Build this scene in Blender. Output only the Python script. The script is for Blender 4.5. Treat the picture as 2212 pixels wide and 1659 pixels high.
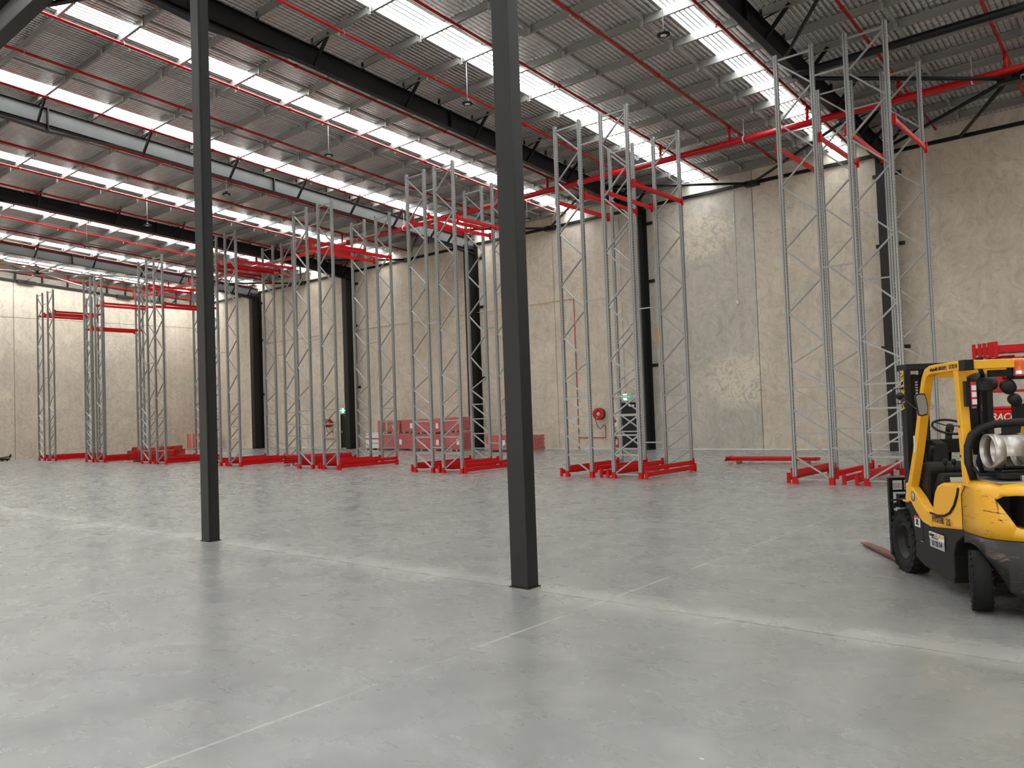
import bpy, math, random
from mathutils import Vector, Matrix
random.seed(7)
for o in list(bpy.data.objects): bpy.data.objects.remove(o)
S = bpy.context.scene; COL = S.collection
# ---------------------------------------------------------------- camera
YAW, PIT, ROL, CAMH, F = -0.700994421, 0.0353309371, -0.0357784541, 1.89653664, 1723.23228
fw = Vector((math.sin(YAW)*math.cos(PIT), math.cos(YAW)*math.cos(PIT), math.sin(PIT)))
rt = Vector((math.cos(YAW), -math.sin(YAW), 0)); up = rt.cross(fw)
r2 = rt*math.cos(ROL)+up*math.sin(ROL); u2 = -rt*math.sin(ROL)+up*math.cos(ROL)
cd = bpy.data.cameras.new('camera'); cam = bpy.data.objects.new('camera', cd); COL.objects.link(cam)
cd.sensor_width = 36; cd.lens = 36*F/2212; cd.clip_end = 300; cd.clip_start = .05
m = Matrix((r2, u2, -fw)).transposed().to_4x4(); m.translation = Vector((0, 0, CAMH)); cam.matrix_world = m
S.camera = cam
# ---------------------------------------------------------------- sky, daylight, exposure
W = bpy.data.worlds.new('sky'); S.world = W; W.use_nodes = True
W.node_tree.nodes['Background'].inputs[0].default_value = (1.0, .97, .92, 1)
W.node_tree.nodes['Background'].inputs[1].default_value = 2.2
S.cycles.diffuse_bounces = 6; S.cycles.max_bounces = 10
DAY = 11.0        # radiance of the translucent roof sheets
S.view_settings.view_transform = 'Standard'; S.view_settings.look = 'None'
S.view_settings.gamma = 1; S.view_settings.use_curve_mapping = False
S.view_settings.exposure = .86
# ---------------------------------------------------------------- materials
def nm(name):
    mt = bpy.data.materials.new(name); mt.use_nodes = True; nt = mt.node_tree
    return mt, nt, nt.nodes['Principled BSDF']
def N(nt, t, **k):
    n = nt.nodes.new(t)
    for a, b in k.items():
        if a.startswith('i_'): n.inputs[a[2:].replace('_', ' ')].default_value = b
        else: setattr(n, a, b)
    return n
def mix(nt, fac, a, b, mode='MIX'):
    n = nt.nodes.new('ShaderNodeMix'); n.data_type = 'RGBA'; n.blend_type = mode
    for s, v in ((0, fac), (6, a), (7, b)):
        if hasattr(v, 'is_output'): nt.links.new(v, n.inputs[s])
        else: n.inputs[s].default_value = v if s == 0 else (*v, 1) if len(v) == 3 else v
    return n.outputs[2]
def mth(nt, op, a, b=0., c=None):
    n = nt.nodes.new('ShaderNodeMath'); n.operation = op
    for i, v in enumerate((a, b, c)):
        if v is None: continue
        if hasattr(v, 'is_output'): nt.links.new(v, n.inputs[i])
        else: n.inputs[i].default_value = v
    return n.outputs[0]
def noise(nt, vec, sc, det=4, ro=.55, dist=0.):
    n = N(nt, 'ShaderNodeTexNoise', i_Scale=sc, i_Detail=det, i_Roughness=ro, i_Distortion=dist)
    if vec: nt.links.new(vec, n.inputs['Vector'])
    return n.outputs['Fac']
def ramp(nt, fac, a, b, lo=0., hi=1.):
    n = N(nt, 'ShaderNodeMapRange'); nt.links.new(fac, n.inputs[0])
    for i, v in enumerate((a, b, lo, hi)): n.inputs[1+i].default_value = v
    return n.outputs[0]
def wpos(nt, sc=(1, 1, 1), loc=(0, 0, 0), obj=False):
    if obj: g = nt.nodes.new('ShaderNodeTexCoord').outputs['Object']
    else: g = nt.nodes.new('ShaderNodeNewGeometry').outputs['Position']
    mp = N(nt, 'ShaderNodeMapping'); mp.inputs['Scale'].default_value = sc; mp.inputs['Location'].default_value = loc
    nt.links.new(g, mp.inputs['Vector']); return mp.outputs[0]
def bump(nt, b, h, st, dist=.02):
    n = N(nt, 'ShaderNodeBump', i_Strength=st, i_Distance=dist); nt.links.new(h, n.inputs['Height']); nt.links.new(n.outputs[0], b.inputs['Normal'])
def plain(name, col, rough=.5, metal=0., var=.12, sc=6., spec=.5):
    mt, nt, b = nm(name)
    f = noise(nt, wpos(nt, obj=True), sc)
    c = mix(nt, f, tuple(x*(1-var) for x in col), tuple(min(1, x*(1+var)) for x in col))
    nt.links.new(c, b.inputs['Base Color']); b.inputs['Roughness'].default_value = rough
    b.inputs['Metallic'].default_value = metal; b.inputs['Specular IOR Level'].default_value = spec
    return mt
def emis(name, col, st):
    mt, nt, b = nm(name); b.inputs['Base Color'].default_value = (*col, 1)
    b.inputs['Emission Color'].default_value = (*col, 1); b.inputs['Emission Strength'].default_value = st; return mt
MT = {}
MT['black'] = plain('black_paint', (.006, .006, .0065), .45, spec=.35)
MT['colblack'] = plain('column_paint', (.014, .0135, .013), .5, spec=.4)
MT['red'] = plain('red_powder_coat', (.55, .003, .006), .42, var=.1, spec=.25)
MT['pipe'] = plain('red_pipe_paint', (.48, .004, .009), .32, var=.08, spec=.35)
MT['galv'] = plain('galvanised_steel', (.36, .355, .345), .40, .5, var=.15, sc=14)
MT['rackgalv'] = plain('rack_galvanised', (.33, .33, .325), .38, .45, var=.08, sc=9)
MT['greyweb'] = plain('grey_primer', (.09, .09, .087), .55, spec=.3)
MT['slot'] = plain('slot_shadow', (.03, .03, .03), .8)
MT['steel'] = plain('bright_steel', (.6, .6, .6), .3, .8)
MT['white'] = plain('white_plastic', (.7, .7, .68), .4)
MT['label'] = plain('white_label', (.75, .75, .74), .5, var=.03)
MT['timber'] = plain('pale_timber', (.5, .36, .22), .7)
MT['rubber'] = plain('tyre_rubber', (.007, .007, .007), .75, sc=20, spec=.3)
MT['plast'] = plain('charcoal_plastic', (.011, .0105, .010), .55, sc=12, spec=.35)
MT['brass'] = plain('brass', (.55, .42, .2), .35, .8)
MT['orange'] = plain('orange_lens', (.7, .12, .03), .15)
MT['green'] = emis('exit_green', (.0, .32, .12), .5)
MT['pict'] = emis('exit_white', (.8, .85, .8), .7)
MT['glass'] = plain('mirror_glass', (.42, .40, .37), .25, .4, var=.02)
MT['rust'] = plain('worn_fork_steel', (.17, .07, .05), .6, .3, var=.5, sc=25)
MT['alu'] = plain('aluminium_cylinder', (.52, .49, .46), .38, .85, var=.12, sc=8)
MT['ink'] = plain('ink', (.03, .012, .012), .5)
MT['letter'] = plain('cream_lettering', (.8, .76, .66), .5, var=.02)
MT['yelink'] = plain('yellow_lettering', (.85, .5, .06), .5, var=.02)
MT['orink'] = plain('orange_lettering', (.75, .45, .12), .5, var=.02)
MT['greydec'] = plain('grey_decal', (.38, .4, .42), .5, var=.02)
MT['redlab'] = plain('red_label', (.55, .03, .04), .5)
MT['ybox'] = plain('amber_plastic', (.75, .33, .02), .45)
# skylight
mt, nt, b = nm('translucent_sheet'); MT['sky'] = mt
b.inputs['Base Color'].default_value = (.8, .85, .85, 1)
b.inputs['Emission Color'].default_value = (.95, 1, .99, 1); b.inputs['Emission Strength'].default_value = DAY
mt, nt, b = nm('sheet_rib'); MT['rib'] = mt
b.inputs['Base Color'].default_value = (.5, .53, .53, 1); b.inputs['Emission Color'].default_value = (.95, 1, 1, 1); b.inputs['Emission Strength'].default_value = .12
# roof foil under wire mesh
mt, nt, b = nm('foil_insulation'); MT['foil'] = mt
P = wpos(nt); sx = N(nt, 'ShaderNodeSeparateXYZ'); nt.links.new(P, sx.inputs[0])
wx = mth(nt, 'PINGPONG', sx.outputs[0], .075); wy = mth(nt, 'PINGPONG', sx.outputs[1], .15)
lx = mth(nt, 'LESS_THAN', wx, .0075); ly = mth(nt, 'LESS_THAN', wy, .005)
line = mth(nt, 'MAXIMUM', lx, mth(nt, 'MULTIPLY', ly, .7))
big = noise(nt, wpos(nt, (.5, 1.1, 1)), 1.3, 4, .6, .6)
wr = noise(nt, wpos(nt, (1.0, 5.5, 1)), 1.7, 5, .65, 1.2)
c = mix(nt, big, (.62, .59, .57), (.88, .86, .84)); c = mix(nt, line, c, (.16, .145, .135))
nt.links.new(c, b.inputs['Base Color']); b.inputs['Metallic'].default_value = .95; b.inputs['Roughness'].default_value = .27
pil = mth(nt, 'MULTIPLY', mth(nt, 'SINE', mth(nt, 'MULTIPLY', wx, 20.9)), 1.0)
h = mth(nt, 'ADD', mth(nt, 'MULTIPLY', wr, 1.3), pil); bump(nt, b, h, .9, .06)
# precast concrete walls
def concrete(name, ca, cb, vertical=True):
    mt, nt, b = nm(name)
    A = noise(nt, wpos(nt, (1, 1, 1)), .32, 6, .62, .8)
    B = noise(nt, wpos(nt, (1, 1, .35)), 1.6, 6, .65, 1.5)
    st = noise(nt, wpos(nt, (1.6, 1.6, .06)), 2.2, 4, .6)
    rg = noise(nt, wpos(nt), .8, 3, .5, 3.)
    ring = ramp(nt, mth(nt, 'ABSOLUTE', mth(nt, 'SUBTRACT', rg, .5)), .0, .035, 1, 0)
    c = mix(nt, ramp(nt, A, .3, .7), ca, cb)
    c = mix(nt, ramp(nt, B, .35, .75, 0, .5), c, tuple(x*1.22 for x in cb))
    c = mix(nt, ramp(nt, st, .5, .8, 0, .28), c, tuple(x*.74 for x in ca))
    c = mix(nt, mth(nt, 'MULTIPLY', ring, ramp(nt, A, .52, .66, 0, .42)), c, tuple(x*1.35 for x in cb))
    vor = N(nt, 'ShaderNodeTexVoronoi', i_Scale=.42); nt.links.new(wpos(nt), vor.inputs['Vector'])
    blob = ramp(nt, vor.outputs['Distance'], .12, .2, .45, 0)
    c = mix(nt, blob, c, tuple(x*1.25 for x in cb))
    nt.links.new(c, b.inputs['Base Color']); b.inputs['Roughness'].default_value = .62
    sw = noise(nt, wpos(nt, (1, 1, 1), (7, 3, 5)), 1.1, 9, .74, 3.5)
    c = mix(nt, ramp(nt, sw, .36, .50, .6, 0), c, tuple(x*.80 for x in ca))
    c = mix(nt, ramp(nt, sw, .54, .66, 0, .65), c, tuple(x*1.14 for x in cb))
    nt.links.new(c, b.inputs['Base Color'])
    fine = noise(nt, wpos(nt), 9, 6, .7); bump(nt, b, fine, .25, .01); return mt, nt, b, c
MT['wall'] = concrete('precast_concrete', (.49, .415, .33), (.63, .54, .44))[0]
mt, nt, b, c = concrete('patched_concrete', (.40, .37, .325), (.54, .485, .415)); MT['wallpatch'] = mt
v = N(nt, 'ShaderNodeNewGeometry').outputs['Position']
def patch(c, cx, cz, rx, rz):
    mp = N(nt, 'ShaderNodeMapping'); mp.inputs['Location'].default_value = (-cx/rx, 0, -cz/rz); mp.inputs['Scale'].default_value = (1/rx, 0, 1/rz)
    nt.links.new(v, mp.inputs['Vector']); l = N(nt, 'ShaderNodeVectorMath', operation='LENGTH'); nt.links.new(mp.outputs[0], l.inputs[0])
    d = mth(nt, 'ADD', l.outputs['Value'], mth(nt, 'MULTIPLY', noise(nt, wpos(nt), 3.2, 6, .75, 1.), 1.1))
    br = ramp(nt, noise(nt, wpos(nt, (1, 1, 1), (cx, 0, cz)), 2.4, 8, .78, 2.2), .44, .52)
    k = mth(nt, 'MULTIPLY', ramp(nt, d, 1.4, 1.9, 1, 0), br); e = ramp(nt, mth(nt, 'ABSOLUTE', mth(nt, 'SUBTRACT', d, 1.47)), 0, .1, .8, 0)
    c = mix(nt, mth(nt, 'MULTIPLY', k, .95), c, (.72, .62, .50)); dk = ramp(nt, noise(nt, wpos(nt), 6, 5, .7, 2), .60, .66, 0, .6)
    return mix(nt, mth(nt, 'MULTIPLY', e, dk), c, (.25, .21, .17))
def stain(c, cx, cz, rx, rz, col, amt):
    mp = N(nt, 'ShaderNodeMapping'); mp.inputs['Location'].default_value = (-cx/rx, 0, -cz/rz); mp.inputs['Scale'].default_value = (1/rx, 0, 1/rz)
    nt.links.new(v, mp.inputs['Vector']); l = N(nt, 'ShaderNodeVectorMath', operation='LENGTH'); nt.links.new(mp.outputs[0], l.inputs[0])
    d = mth(nt, 'ADD', l.outputs['Value'], mth(nt, 'MULTIPLY', noise(nt, wpos(nt), 4, 4, .7), 1.2))
    return mix(nt, ramp(nt, d, 1.3, 1.6, amt, 0), c, col)
c = stain(c, -18.0, 5.1, .16, .5, (.62, .38, .10), .7); c = stain(c, -18.0, 9.6, .14, .4, (.62, .42, .14), .5)
c = patch(c, -14.3, 2.9, 1.3, 1.0); c = patch(c, -15.6, 9.2, 1.25, .9)
nt.links.new(c, b.inputs['Base Color'])
# floor
mt, nt, b = nm('power_floated_concrete'); MT['floor'] = mt
A = noise(nt, wpos(nt, (.8, .8, 1)), .55, 8, .62, .6)
B = noise(nt, wpos(nt, (.8, 1.2, 1)), 1.9, 7, .6, .6)
Cc = noise(nt, wpos(nt, (1.2, .9, 1)), .8, 7, .6, 1.2)
c = mix(nt, ramp(nt, A, .25, .75), (.215, .212, .203), (.275, .269, .255))
c = mix(nt, ramp(nt, B, .25, .9, 0, .62), c, (.150, .148, .143))
c = mix(nt, ramp(nt, Cc, .36, .82, 0, .6), c, (.36, .352, .333))
sx = N(nt, 'ShaderNodeSeparateXYZ'); nt.links.new(wpos(nt), sx.inputs[0])
dj = mth(nt, 'ABSOLUTE', mth(nt, 'SUBTRACT', sx.outputs[1], 6.72))
dn = mth(nt, 'ADD', dj, mth(nt, 'MULTIPLY', mth(nt, 'SUBTRACT', noise(nt, wpos(nt), .9, 5, .65), .5), 1.5))
c = mix(nt, ramp(nt, dn, .0, .40, .42, 0), c, (.52, .50, .45))
dj2 = mth(nt, 'ABSOLUTE', mth(nt, 'SUBTRACT', sx.outputs[0], -4.5))
c = mix(nt, mth(nt, 'MULTIPLY', ramp(nt, dj2, .006, .016, .7, 0), ramp(nt, noise(nt, wpos(nt), .7, 2), .42, .5)), c, (.56, .54, .5))
fl = N(nt, 'ShaderNodeTexVoronoi', i_Scale=2.6); fl.inputs['Randomness'].default_value = 1; nt.links.new(wpos(nt, (1.0, 2.2, 1)), fl.inputs['Vector'])
fleck = mth(nt, 'MULTIPLY', ramp(nt, mth(nt, 'ADD', fl.outputs['Distance'], mth(nt, 'MULTIPLY', noise(nt, wpos(nt), 30, 3), .08)), .075, .085, .65, 0), ramp(nt, noise(nt, wpos(nt), .8, 2), .56, .6))
c = mix(nt, fleck, c, (.72, .70, .66))
pk = N(nt, 'ShaderNodeTexVoronoi', i_Scale=3.3); nt.links.new(wpos(nt, (2.4, 1., 1), (3, 5, 0)), pk.inputs['Vector'])
pit = mth(nt, 'MULTIPLY', ramp(nt, pk.outputs['Distance'], .04, .06, 1, 0), ramp(nt, noise(nt, wpos(nt), .5, 2), .52, .58))
c = mix(nt, mth(nt, 'MULTIPLY', pit, .6), c, (.13, .12, .11))
ck = noise(nt, wpos(nt, (1.5, 1, 1), (9, 2, 0)), .55, 9, .72, 3.2)
crk = ramp(nt, mth(nt, 'ABSOLUTE', mth(nt, 'SUBTRACT', ck, .5)), 0, .006, 1, 0)
c = mix(nt, mth(nt, 'MULTIPLY', crk, ramp(nt, A, .5, .65, 0, .10)), c, (.55, .54, .51))
nt.links.new(c, b.inputs['Base Color'])
nt.links.new(ramp(nt, B, .3, .7, .20, .36), b.inputs['Roughness']); b.inputs['Specular IOR Level'].default_value = .55
h = mth(nt, 'ADD', mth(nt, 'MULTIPLY', noise(nt, wpos(nt), 5, 7, .7), .5), mth(nt, 'MULTIPLY', pit, -1.0)); bump(nt, b, h, .05, .02)
# forklift yellow with scratches
def yellow(name, dirty):
    mt, nt, b = nm(name); O = wpos(nt, obj=True)
    c = mix(nt, noise(nt, O, 3), (.82, .41, .022), (.90, .47, .03))
    if dirty:
        s = noise(nt, wpos(nt, (1.2, 2.2, 9), obj=True), 3.2, 7, .7, 1.2); z = noise(nt, O, 1.6, 3)
        c = mix(nt, mth(nt, 'MULTIPLY', ramp(nt, s, .60, .62), ramp(nt, z, .42, .54)), c, (.06, .02, .02))
        s = noise(nt, wpos(nt, (3, 3, 5), (4, 4, 4), obj=True), 3, 6, .7, .6); c = mix(nt, ramp(nt, s, .60, .75, 0, .5), c, (.45, .22, .03))
    nt.links.new(c, b.inputs['Base Color']); b.inputs['Roughness'].default_value = .32; return mt
MT['yel'] = yellow('yellow_paint', False); MT['yelw'] = yellow('worn_yellow_paint', True)
mt, nt, b = nm('scuffed_black_iron'); MT['cwblack'] = mt
s = noise(nt, wpos(nt, (1.5, 1.5, 4), obj=True), 4, 8, .72, .8); s2 = noise(nt, wpos(nt, obj=True), 2, 3)
c = mix(nt, mth(nt, 'MULTIPLY', ramp(nt, s, .55, .64), ramp(nt, s2, .42, .56)), (.02, .02, .02), (.22, .14, .09))
nt.links.new(c, b.inputs['Base Color']); b.inputs['Roughness'].default_value = .5
# stretch-wrapped red beams
mt, nt, b = nm('wrap_film'); MT['film'] = mt
s = noise(nt, wpos(nt, (1, 1, 7)), 3, 6, .7, 1.4)
b.inputs['Base Color'].default_value = (.75, .62, .62, 1); b.inputs['Roughness'].default_value = .2
nt.links.new(ramp(nt, s, .35, .75, .05, .48), b.inputs['Alpha'])
# ---------------------------------------------------------------- mesh helpers
class MB:
    def __init__(s): s.v = []; s.f = []; s.m = []; s.sm = []
    def face(s, idx, mi=0, sm=False): s.f.append(idx); s.m.append(mi); s.sm.append(sm)
    def box(s, x0, x1, y0, y1, z0, z1, mi=0):
        i = len(s.v); s.v += [(x, y, z) for x in (x0, x1) for y in (y0, y1) for z in (z0, z1)]
        for q in ((0, 1, 3, 2), (4, 6, 7, 5), (0, 4, 5, 1), (2, 3, 7, 6), (0, 2, 6, 4), (1, 5, 7, 3)): s.face([i+k for k in q], mi)
        return s
    def bar(s, p, q, w, h, ref=(0, 0, 1), mi=0):
        p, q = Vector(p), Vector(q); d = (q-p).normalized(); r = Vector(ref)
        if abs(d.dot(r)) > .97: r = Vector((1, 0, 0))
        a = d.cross(r).normalized()*(w/2); c = a.cross(d).normalized()*(h/2); i = len(s.v)
        for e in (p, q): s.v += [tuple(e-a-c), tuple(e+a-c), tuple(e+a+c), tuple(e-a+c)]
        for k in range(4): s.face([i+k, i+(k+1) % 4, i+4+(k+1) % 4, i+4+k], mi)
        s.face([i+3, i+2, i+1, i], mi); s.face([i+4, i+5, i+6, i+7], mi); return s
    def tube(s, pts, r, n=10, mi=0, caps=True, sm=True):
        pts = [Vector(p) for p in pts]; base = len(s.v); prev = None
        for k, p in enumerate(pts):
            d = (pts[min(k+1, len(pts)-1)]-pts[max(k-1, 0)]).normalized()
            if prev is None: a = d.orthogonal().normalized()
            else: a = (prev-d*prev.dot(d)).normalized()
            prev = a; c = d.cross(a); rr = r[k] if isinstance(r, (list, tuple)) else r
            for j in range(n):
                t = 2*math.pi*j/n; s.v.append(tuple(p+a*(rr*math.cos(t))+c*(rr*math.sin(t))))
        for k in range(len(pts)-1):
            for j in range(n):
                A = base+k*n+j; B = base+k*n+(j+1) % n; s.face([A, B, B+n, A+n], mi, sm)
        if caps:
            s.face([base+j for j in range(n)][::-1], mi); s.face([base+(len(pts)-1)*n+j for j in range(n)], mi)
        return s
    def prism(s, poly, a0, a1, ax='y', mi=0, sm=False):
        i = len(s.v); n = len(poly)
        for a in (a0, a1):
            for (u, w) in poly: s.v.append({'y': (u, a, w), 'z': (u, w, a), 'x': (a, u, w)}[ax])
        s.face([i+k for k in range(n)], mi); s.face([i+n+k for k in range(n)][::-1], mi)
        for k in range(n): s.face([i+k, i+n+k, i+n+(k+1) % n, i+(k+1) % n], mi, sm)
        return s
    def lathe(s, prof, c, ax=(0, 0, 1), n=24, mi=0, sm=True):
        ax = Vector(ax).normalized(); a = ax.orthogonal().normalized(); bb = ax.cross(a); c = Vector(c); i = len(s.v)
        for (r, t) in prof:
            for j in range(n):
                g = 2*math.pi*j/n; s.v.append(tuple(c+ax*t+a*(r*math.cos(g))+bb*(r*math.sin(g))))
        for k in range(len(prof)-1):
            for j in range(n):
                A = i+k*n+j; B = i+k*n+(j+1) % n; s.face([A, B, B+n, A+n], mi, sm)
        return s
    def mesh(s, name, mats):
        me = bpy.data.meshes.new(name); me.from_pydata(s.v, [], s.f)
        for x in (mats if isinstance(mats, (list, tuple)) else [mats]): me.materials.append(MT[x] if isinstance(x, str) else x)
        me.polygons.foreach_set('material_index', s.m); me.polygons.foreach_set('use_smooth', s.sm)
        import bmesh
        bm = bmesh.new(); bm.from_mesh(me); bmesh.ops.recalc_face_normals(bm, faces=bm.faces); bm.to_mesh(me); bm.free()
        me.update(); return me
    def build(s, name, mats, parent=None, bevel=0):
        o = bpy.data.objects.new(name, s.mesh(name, mats)); COL.objects.link(o)
        if parent: o.parent = parent
        if bevel:
            md = o.modifiers.new('bevel', 'BEVEL'); md.width = bevel; md.segments = 2; md.limit_method = 'ANGLE'
        return o
def inst(name, me, parent=None, loc=(0, 0, 0), rot=(0, 0, 0), sc=None):
    o = bpy.data.objects.new(name, me); COL.objects.link(o)
    if parent: o.parent = parent
    o.location = loc; o.rotation_euler = rot
    if sc: o.scale = sc
    return o
def tag(o, label=None, cat=None, group=None, kind=None):
    for k, v in (('label', label), ('category', cat), ('group', group), ('kind', kind)):
        if v: o[k] = v
    return o
def thing(name, label, cat, loc=(0, 0, 0), rz=0, group=None):
    o = bpy.data.objects.new(name, None); COL.objects.link(o); o.location = loc; o.rotation_euler = (0, 0, rz); o.empty_display_size = .1
    return tag(o, label, cat, group, 'thing')
def text(name, body, size, mat, parent, mtx, shear=0, ext=.0015, align='LEFT', xs=1.):
    cu = bpy.data.curves.new(name, 'FONT'); cu.body = body; cu.size = size; cu.extrude = ext; cu.shear = shear; cu.align_x = align; cu.offset = size*.012
    t = bpy.data.objects.new(name, cu); COL.objects.link(t); bpy.context.view_layer.update()
    me = bpy.data.meshes.new_from_object(t.evaluated_get(bpy.context.evaluated_depsgraph_get())); bpy.data.objects.remove(t)
    me.materials.clear(); me.materials.append(MT[mat])
    if xs != 1.:
        for v in me.vertices: v.co.x *= xs
    o = bpy.data.objects.new(name, me); COL.objects.link(o); o.parent = parent; o.matrix_local = mtx; return o
def frame(o, x, y):   # matrix from origin, x dir, y dir
    x = Vector(x).normalized(); y = Vector(y).normalized(); z = x.cross(y); mm = Matrix((x, y, z)).transposed().to_4x4(); mm.translation = Vector(o); return mm
def boolcut(o, cutter):
    md = o.modifiers.new('cut', 'BOOLEAN'); md.operation = 'DIFFERENCE'; md.object = cutter; md.solver = 'EXACT'
    bpy.context.view_layer.update(); me = bpy.data.meshes.new_from_object(o.evaluated_get(bpy.context.evaluated_depsgraph_get()))
    o.modifiers.clear(); o.data = me; bpy.data.objects.remove(cutter)
ORD = ['first', 'second', 'third', 'fourth', 'fifth', 'sixth', 'seventh', 'eighth', 'ninth', 'tenth', 'eleventh', 'twelfth', 'thirteenth', 'fourteenth', 'fifteenth', 'sixteenth', 'seventeenth', 'eighteenth', 'nineteenth', 'twentieth', 'twenty-first', 'twenty-second']
# ---------------------------------------------------------------- shell
XL, XR, YW, YN = -57.63, 13.0, 31.56, -13.0
SL = .07
def zr(z20, y): return z20-SL*(y-20)
ZS = 12.36   # roof lining plane at y = 20
# floor slabs
fr = MB().box(XL, XR, YN, YW, -.25, -.03).build('floor', 'slot'); tag(fr, kind='structure')
xs = [XL, -45.0, -31.5, -18.0, -4.5, XR]; ys = [YN, 6.62, 18.28, YW]; g = .004
for i in range(5):
    for j in range(3):
        MB().box(xs[i]+.0012, xs[i+1]-.0012, ys[j]+g*1.4, ys[j+1]-g*1.4, -.03, 0).build('slab', 'floor', fr)
# back wall: core with proud precast panels
wb = MB().box(XL-.3, XR, YW+.02, YW+.2, 0, 11.72).build('wall_back', 'slot'); tag(wb, kind='structure')
px = [XL, -55.2, -49.7, -44.45, -39.3, -34.1, -28.9, -23.7, -18.5, -13.3, -8.08, -2.7, 2.4, 7.7, XR]
DOORS = [(-40.87, -39.97), (-20.12, -19.22)]
for i in range(len(px)-1):
    a, c2 = px[i]+.012, px[i+1]-.012; bb = MB(); ds = [d for d in DOORS if a < d[0] < c2]
    if not ds: bb.box(a, c2, YW, YW+.02, 0, 11.62)
    else:
        d = ds[0]; bb.box(a, d[0], YW, YW+.02, 0, 11.62); bb.box(d[1], c2, YW, YW+.02, 0, 11.62); bb.box(d[0], d[1], YW, YW+.02, 2.12, 11.62)
    bb.build('concrete_panel', 'wallpatch' if abs(px[i]+18.5) < .01 else 'wall', wb)
# left wall (roof slopes along it)
wl = MB().prism([(YN, 0), (YW, 0), (YW, zr(ZS, YW)+.2), (YN, zr(ZS, YN)+.2)], XL-.2, XL-.02, 'x').build('wall_left', 'slot'); tag(wl, kind='structure')
py = [YN, -1.5, 8.5, 18.58, 28.6, YW]
for i in range(5):
    a, c2 = py[i]+.014, py[i+1]-.014
    MB().prism([(a, 0), (c2, 0), (c2, 9.16), (a, 9.16)], XL-.02, XL, 'x').build('concrete_panel', 'wall', wl)
    MB().prism([(a, 9.185), (c2, 9.185), (c2, zr(ZS, c2)), (a, zr(ZS, a))], XL-.02, XL, 'x').build('concrete_panel', 'wall', wl)
w = MB().prism([(YN, 0), (YW, 0), (YW, zr(ZS, YW)+.2), (YN, zr(ZS, YN)+.2)], XR, XR+.2, 'x').build('wall_right', 'wall'); tag(w, kind='structure')
# front wall with its open roller doors (daylight comes in behind the camera)
w_ = MB(); RD = [(-50, -44), (-38, -32), (-26, -20), (-14, -8), (-3, 3), (6, 11)]; ex = [XL]+[v for d in RD for v in d]+[XR]
for i in range(0, len(ex), 2): w_.box(ex[i], ex[i+1], YN-.2, YN, 0, 6.2)
w_.box(XL, XR, YN-.2, YN, 6.2, zr(ZS, YN)+.2); w = w_.build('wall_front', 'wall'); tag(w, kind='structure')
# ceiling foil lining with openings for the roof-light strips
SKY = [(-56.3, -54.9), (-49.95, -49.1), (-43.55, -42.7), (-36.32, -35.48), (-28.6, -27.75), (-22.72, -21.9), (-16.0, -15.1), (-10.1, -9.42), (-3.6, -2.8) , (3.2, 4.0), (9.4, 10.2)]
SKY[8] = (-1.3, -.5); SKY = SKY[:9]+[(4.6, 5.4), (10.2, 11.0)]
mb = MB(); e = [XL]+[v for s_ in SKY for v in s_]+[XR]
for i in range(0, len(e), 2):
    n = max(1, int((e[i+1]-e[i])/2)); 
    mb.prism([(YN, zr(ZS, YN)), (YW, zr(ZS, YW)), (YW, zr(ZS, YW)+.03), (YN, zr(ZS, YN)+.03)], e[i], e[i+1], 'x')
ceil = mb.build('ceiling', 'foil'); tag(ceil, kind='structure')
for k, (a, c2) in enumerate(SKY):
    wn = MB().prism([(YN, zr(ZS+.03, YN)), (YW, zr(ZS+.03, YW)), (YW, zr(ZS+.05, YW)), (YN, zr(ZS+.05, YN))], a, c2, 'x').build('window_%d' % (k+1), 'sky'); tag(wn, kind='structure')
    rb = MB()
    for t in range(1, 5):
        x = a+(c2-a)*t/5; rb.prism([(YN, zr(ZS, YN)), (YW, zr(ZS, YW)), (YW, zr(ZS+.028, YW)), (YN, zr(ZS+.028, YN))], x-.028, x+.028, 'x')
    rb.build('sheet_ribs', 'rib', wn)
# purlins: Z sections per bay, children of the ceiling
PY = [8.46, 10.1, 11.87, 13.64, 15.45, 17.1, 18.68, 20.28, 21.85, 23.14, 24.44, 25.7, 26.97, 28.2, 29.42, 30.6]
PYall = [-11.2, -9.5, -7.8, -6.1, -4.4, -2.6, -.8, .95, 2.75, 4.9, 6.7]+PY
RX = [-49.7, -39.3, -28.9, -18.5, -8.08, 2.3]
bays = [XL+.02]+RX+[XR]
ZP = 12.09   # purlin underside plane at y = 20
MT['purlin'] = plain('purlin_galvanised', (.27, .265, .255), .42, .35, var=.15, sc=14)
def purlin_mesh(L):
    b_ = MB(); t = .003; H = .245
    b_.box(0, L, 0, t, 0, H); b_.box(0, L, -.075, 0, 0, t); b_.box(0, L, -.075, -.075+t, 0, .02); b_.box(0, L, 0, .07, H-t, H); b_.box(0, L, .07-t, .07, H-.02, H)
    return b_.mesh('purlin', 'purlin')
PM = [purlin_mesh(bays[i+1]-bays[i]-.01) for i in range(len(bays)-1)]
for y in PYall:
    for i in range(len(bays)-1):
        inst('purlin', PM[i], ceil, (bays[i]+.005, y, zr(ZP, y)))
for i in range(len(bays)-1):
    if bays[i] > -1: continue
    L = bays[i+1]-bays[i]
    for fr_ in ((.25, .5, .75) if L > 9 else (.33, .66)):
        x = bays[i]+L*fr_
        for k in range(len(PY)-1):
            y0, y1 = PY[k]+.03, PY[k+1]-.1
            z0, z1 = zr(ZP+.13, y0), zr(ZP+.13, y1)
            MB().bar((x, y0, z0), (x, y1, z1), .07, .06).box(x-.045, x+.045, y1, y1+.035, z1-.20, z1+.09).build('bridging_bar', 'galv', ceil)
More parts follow.
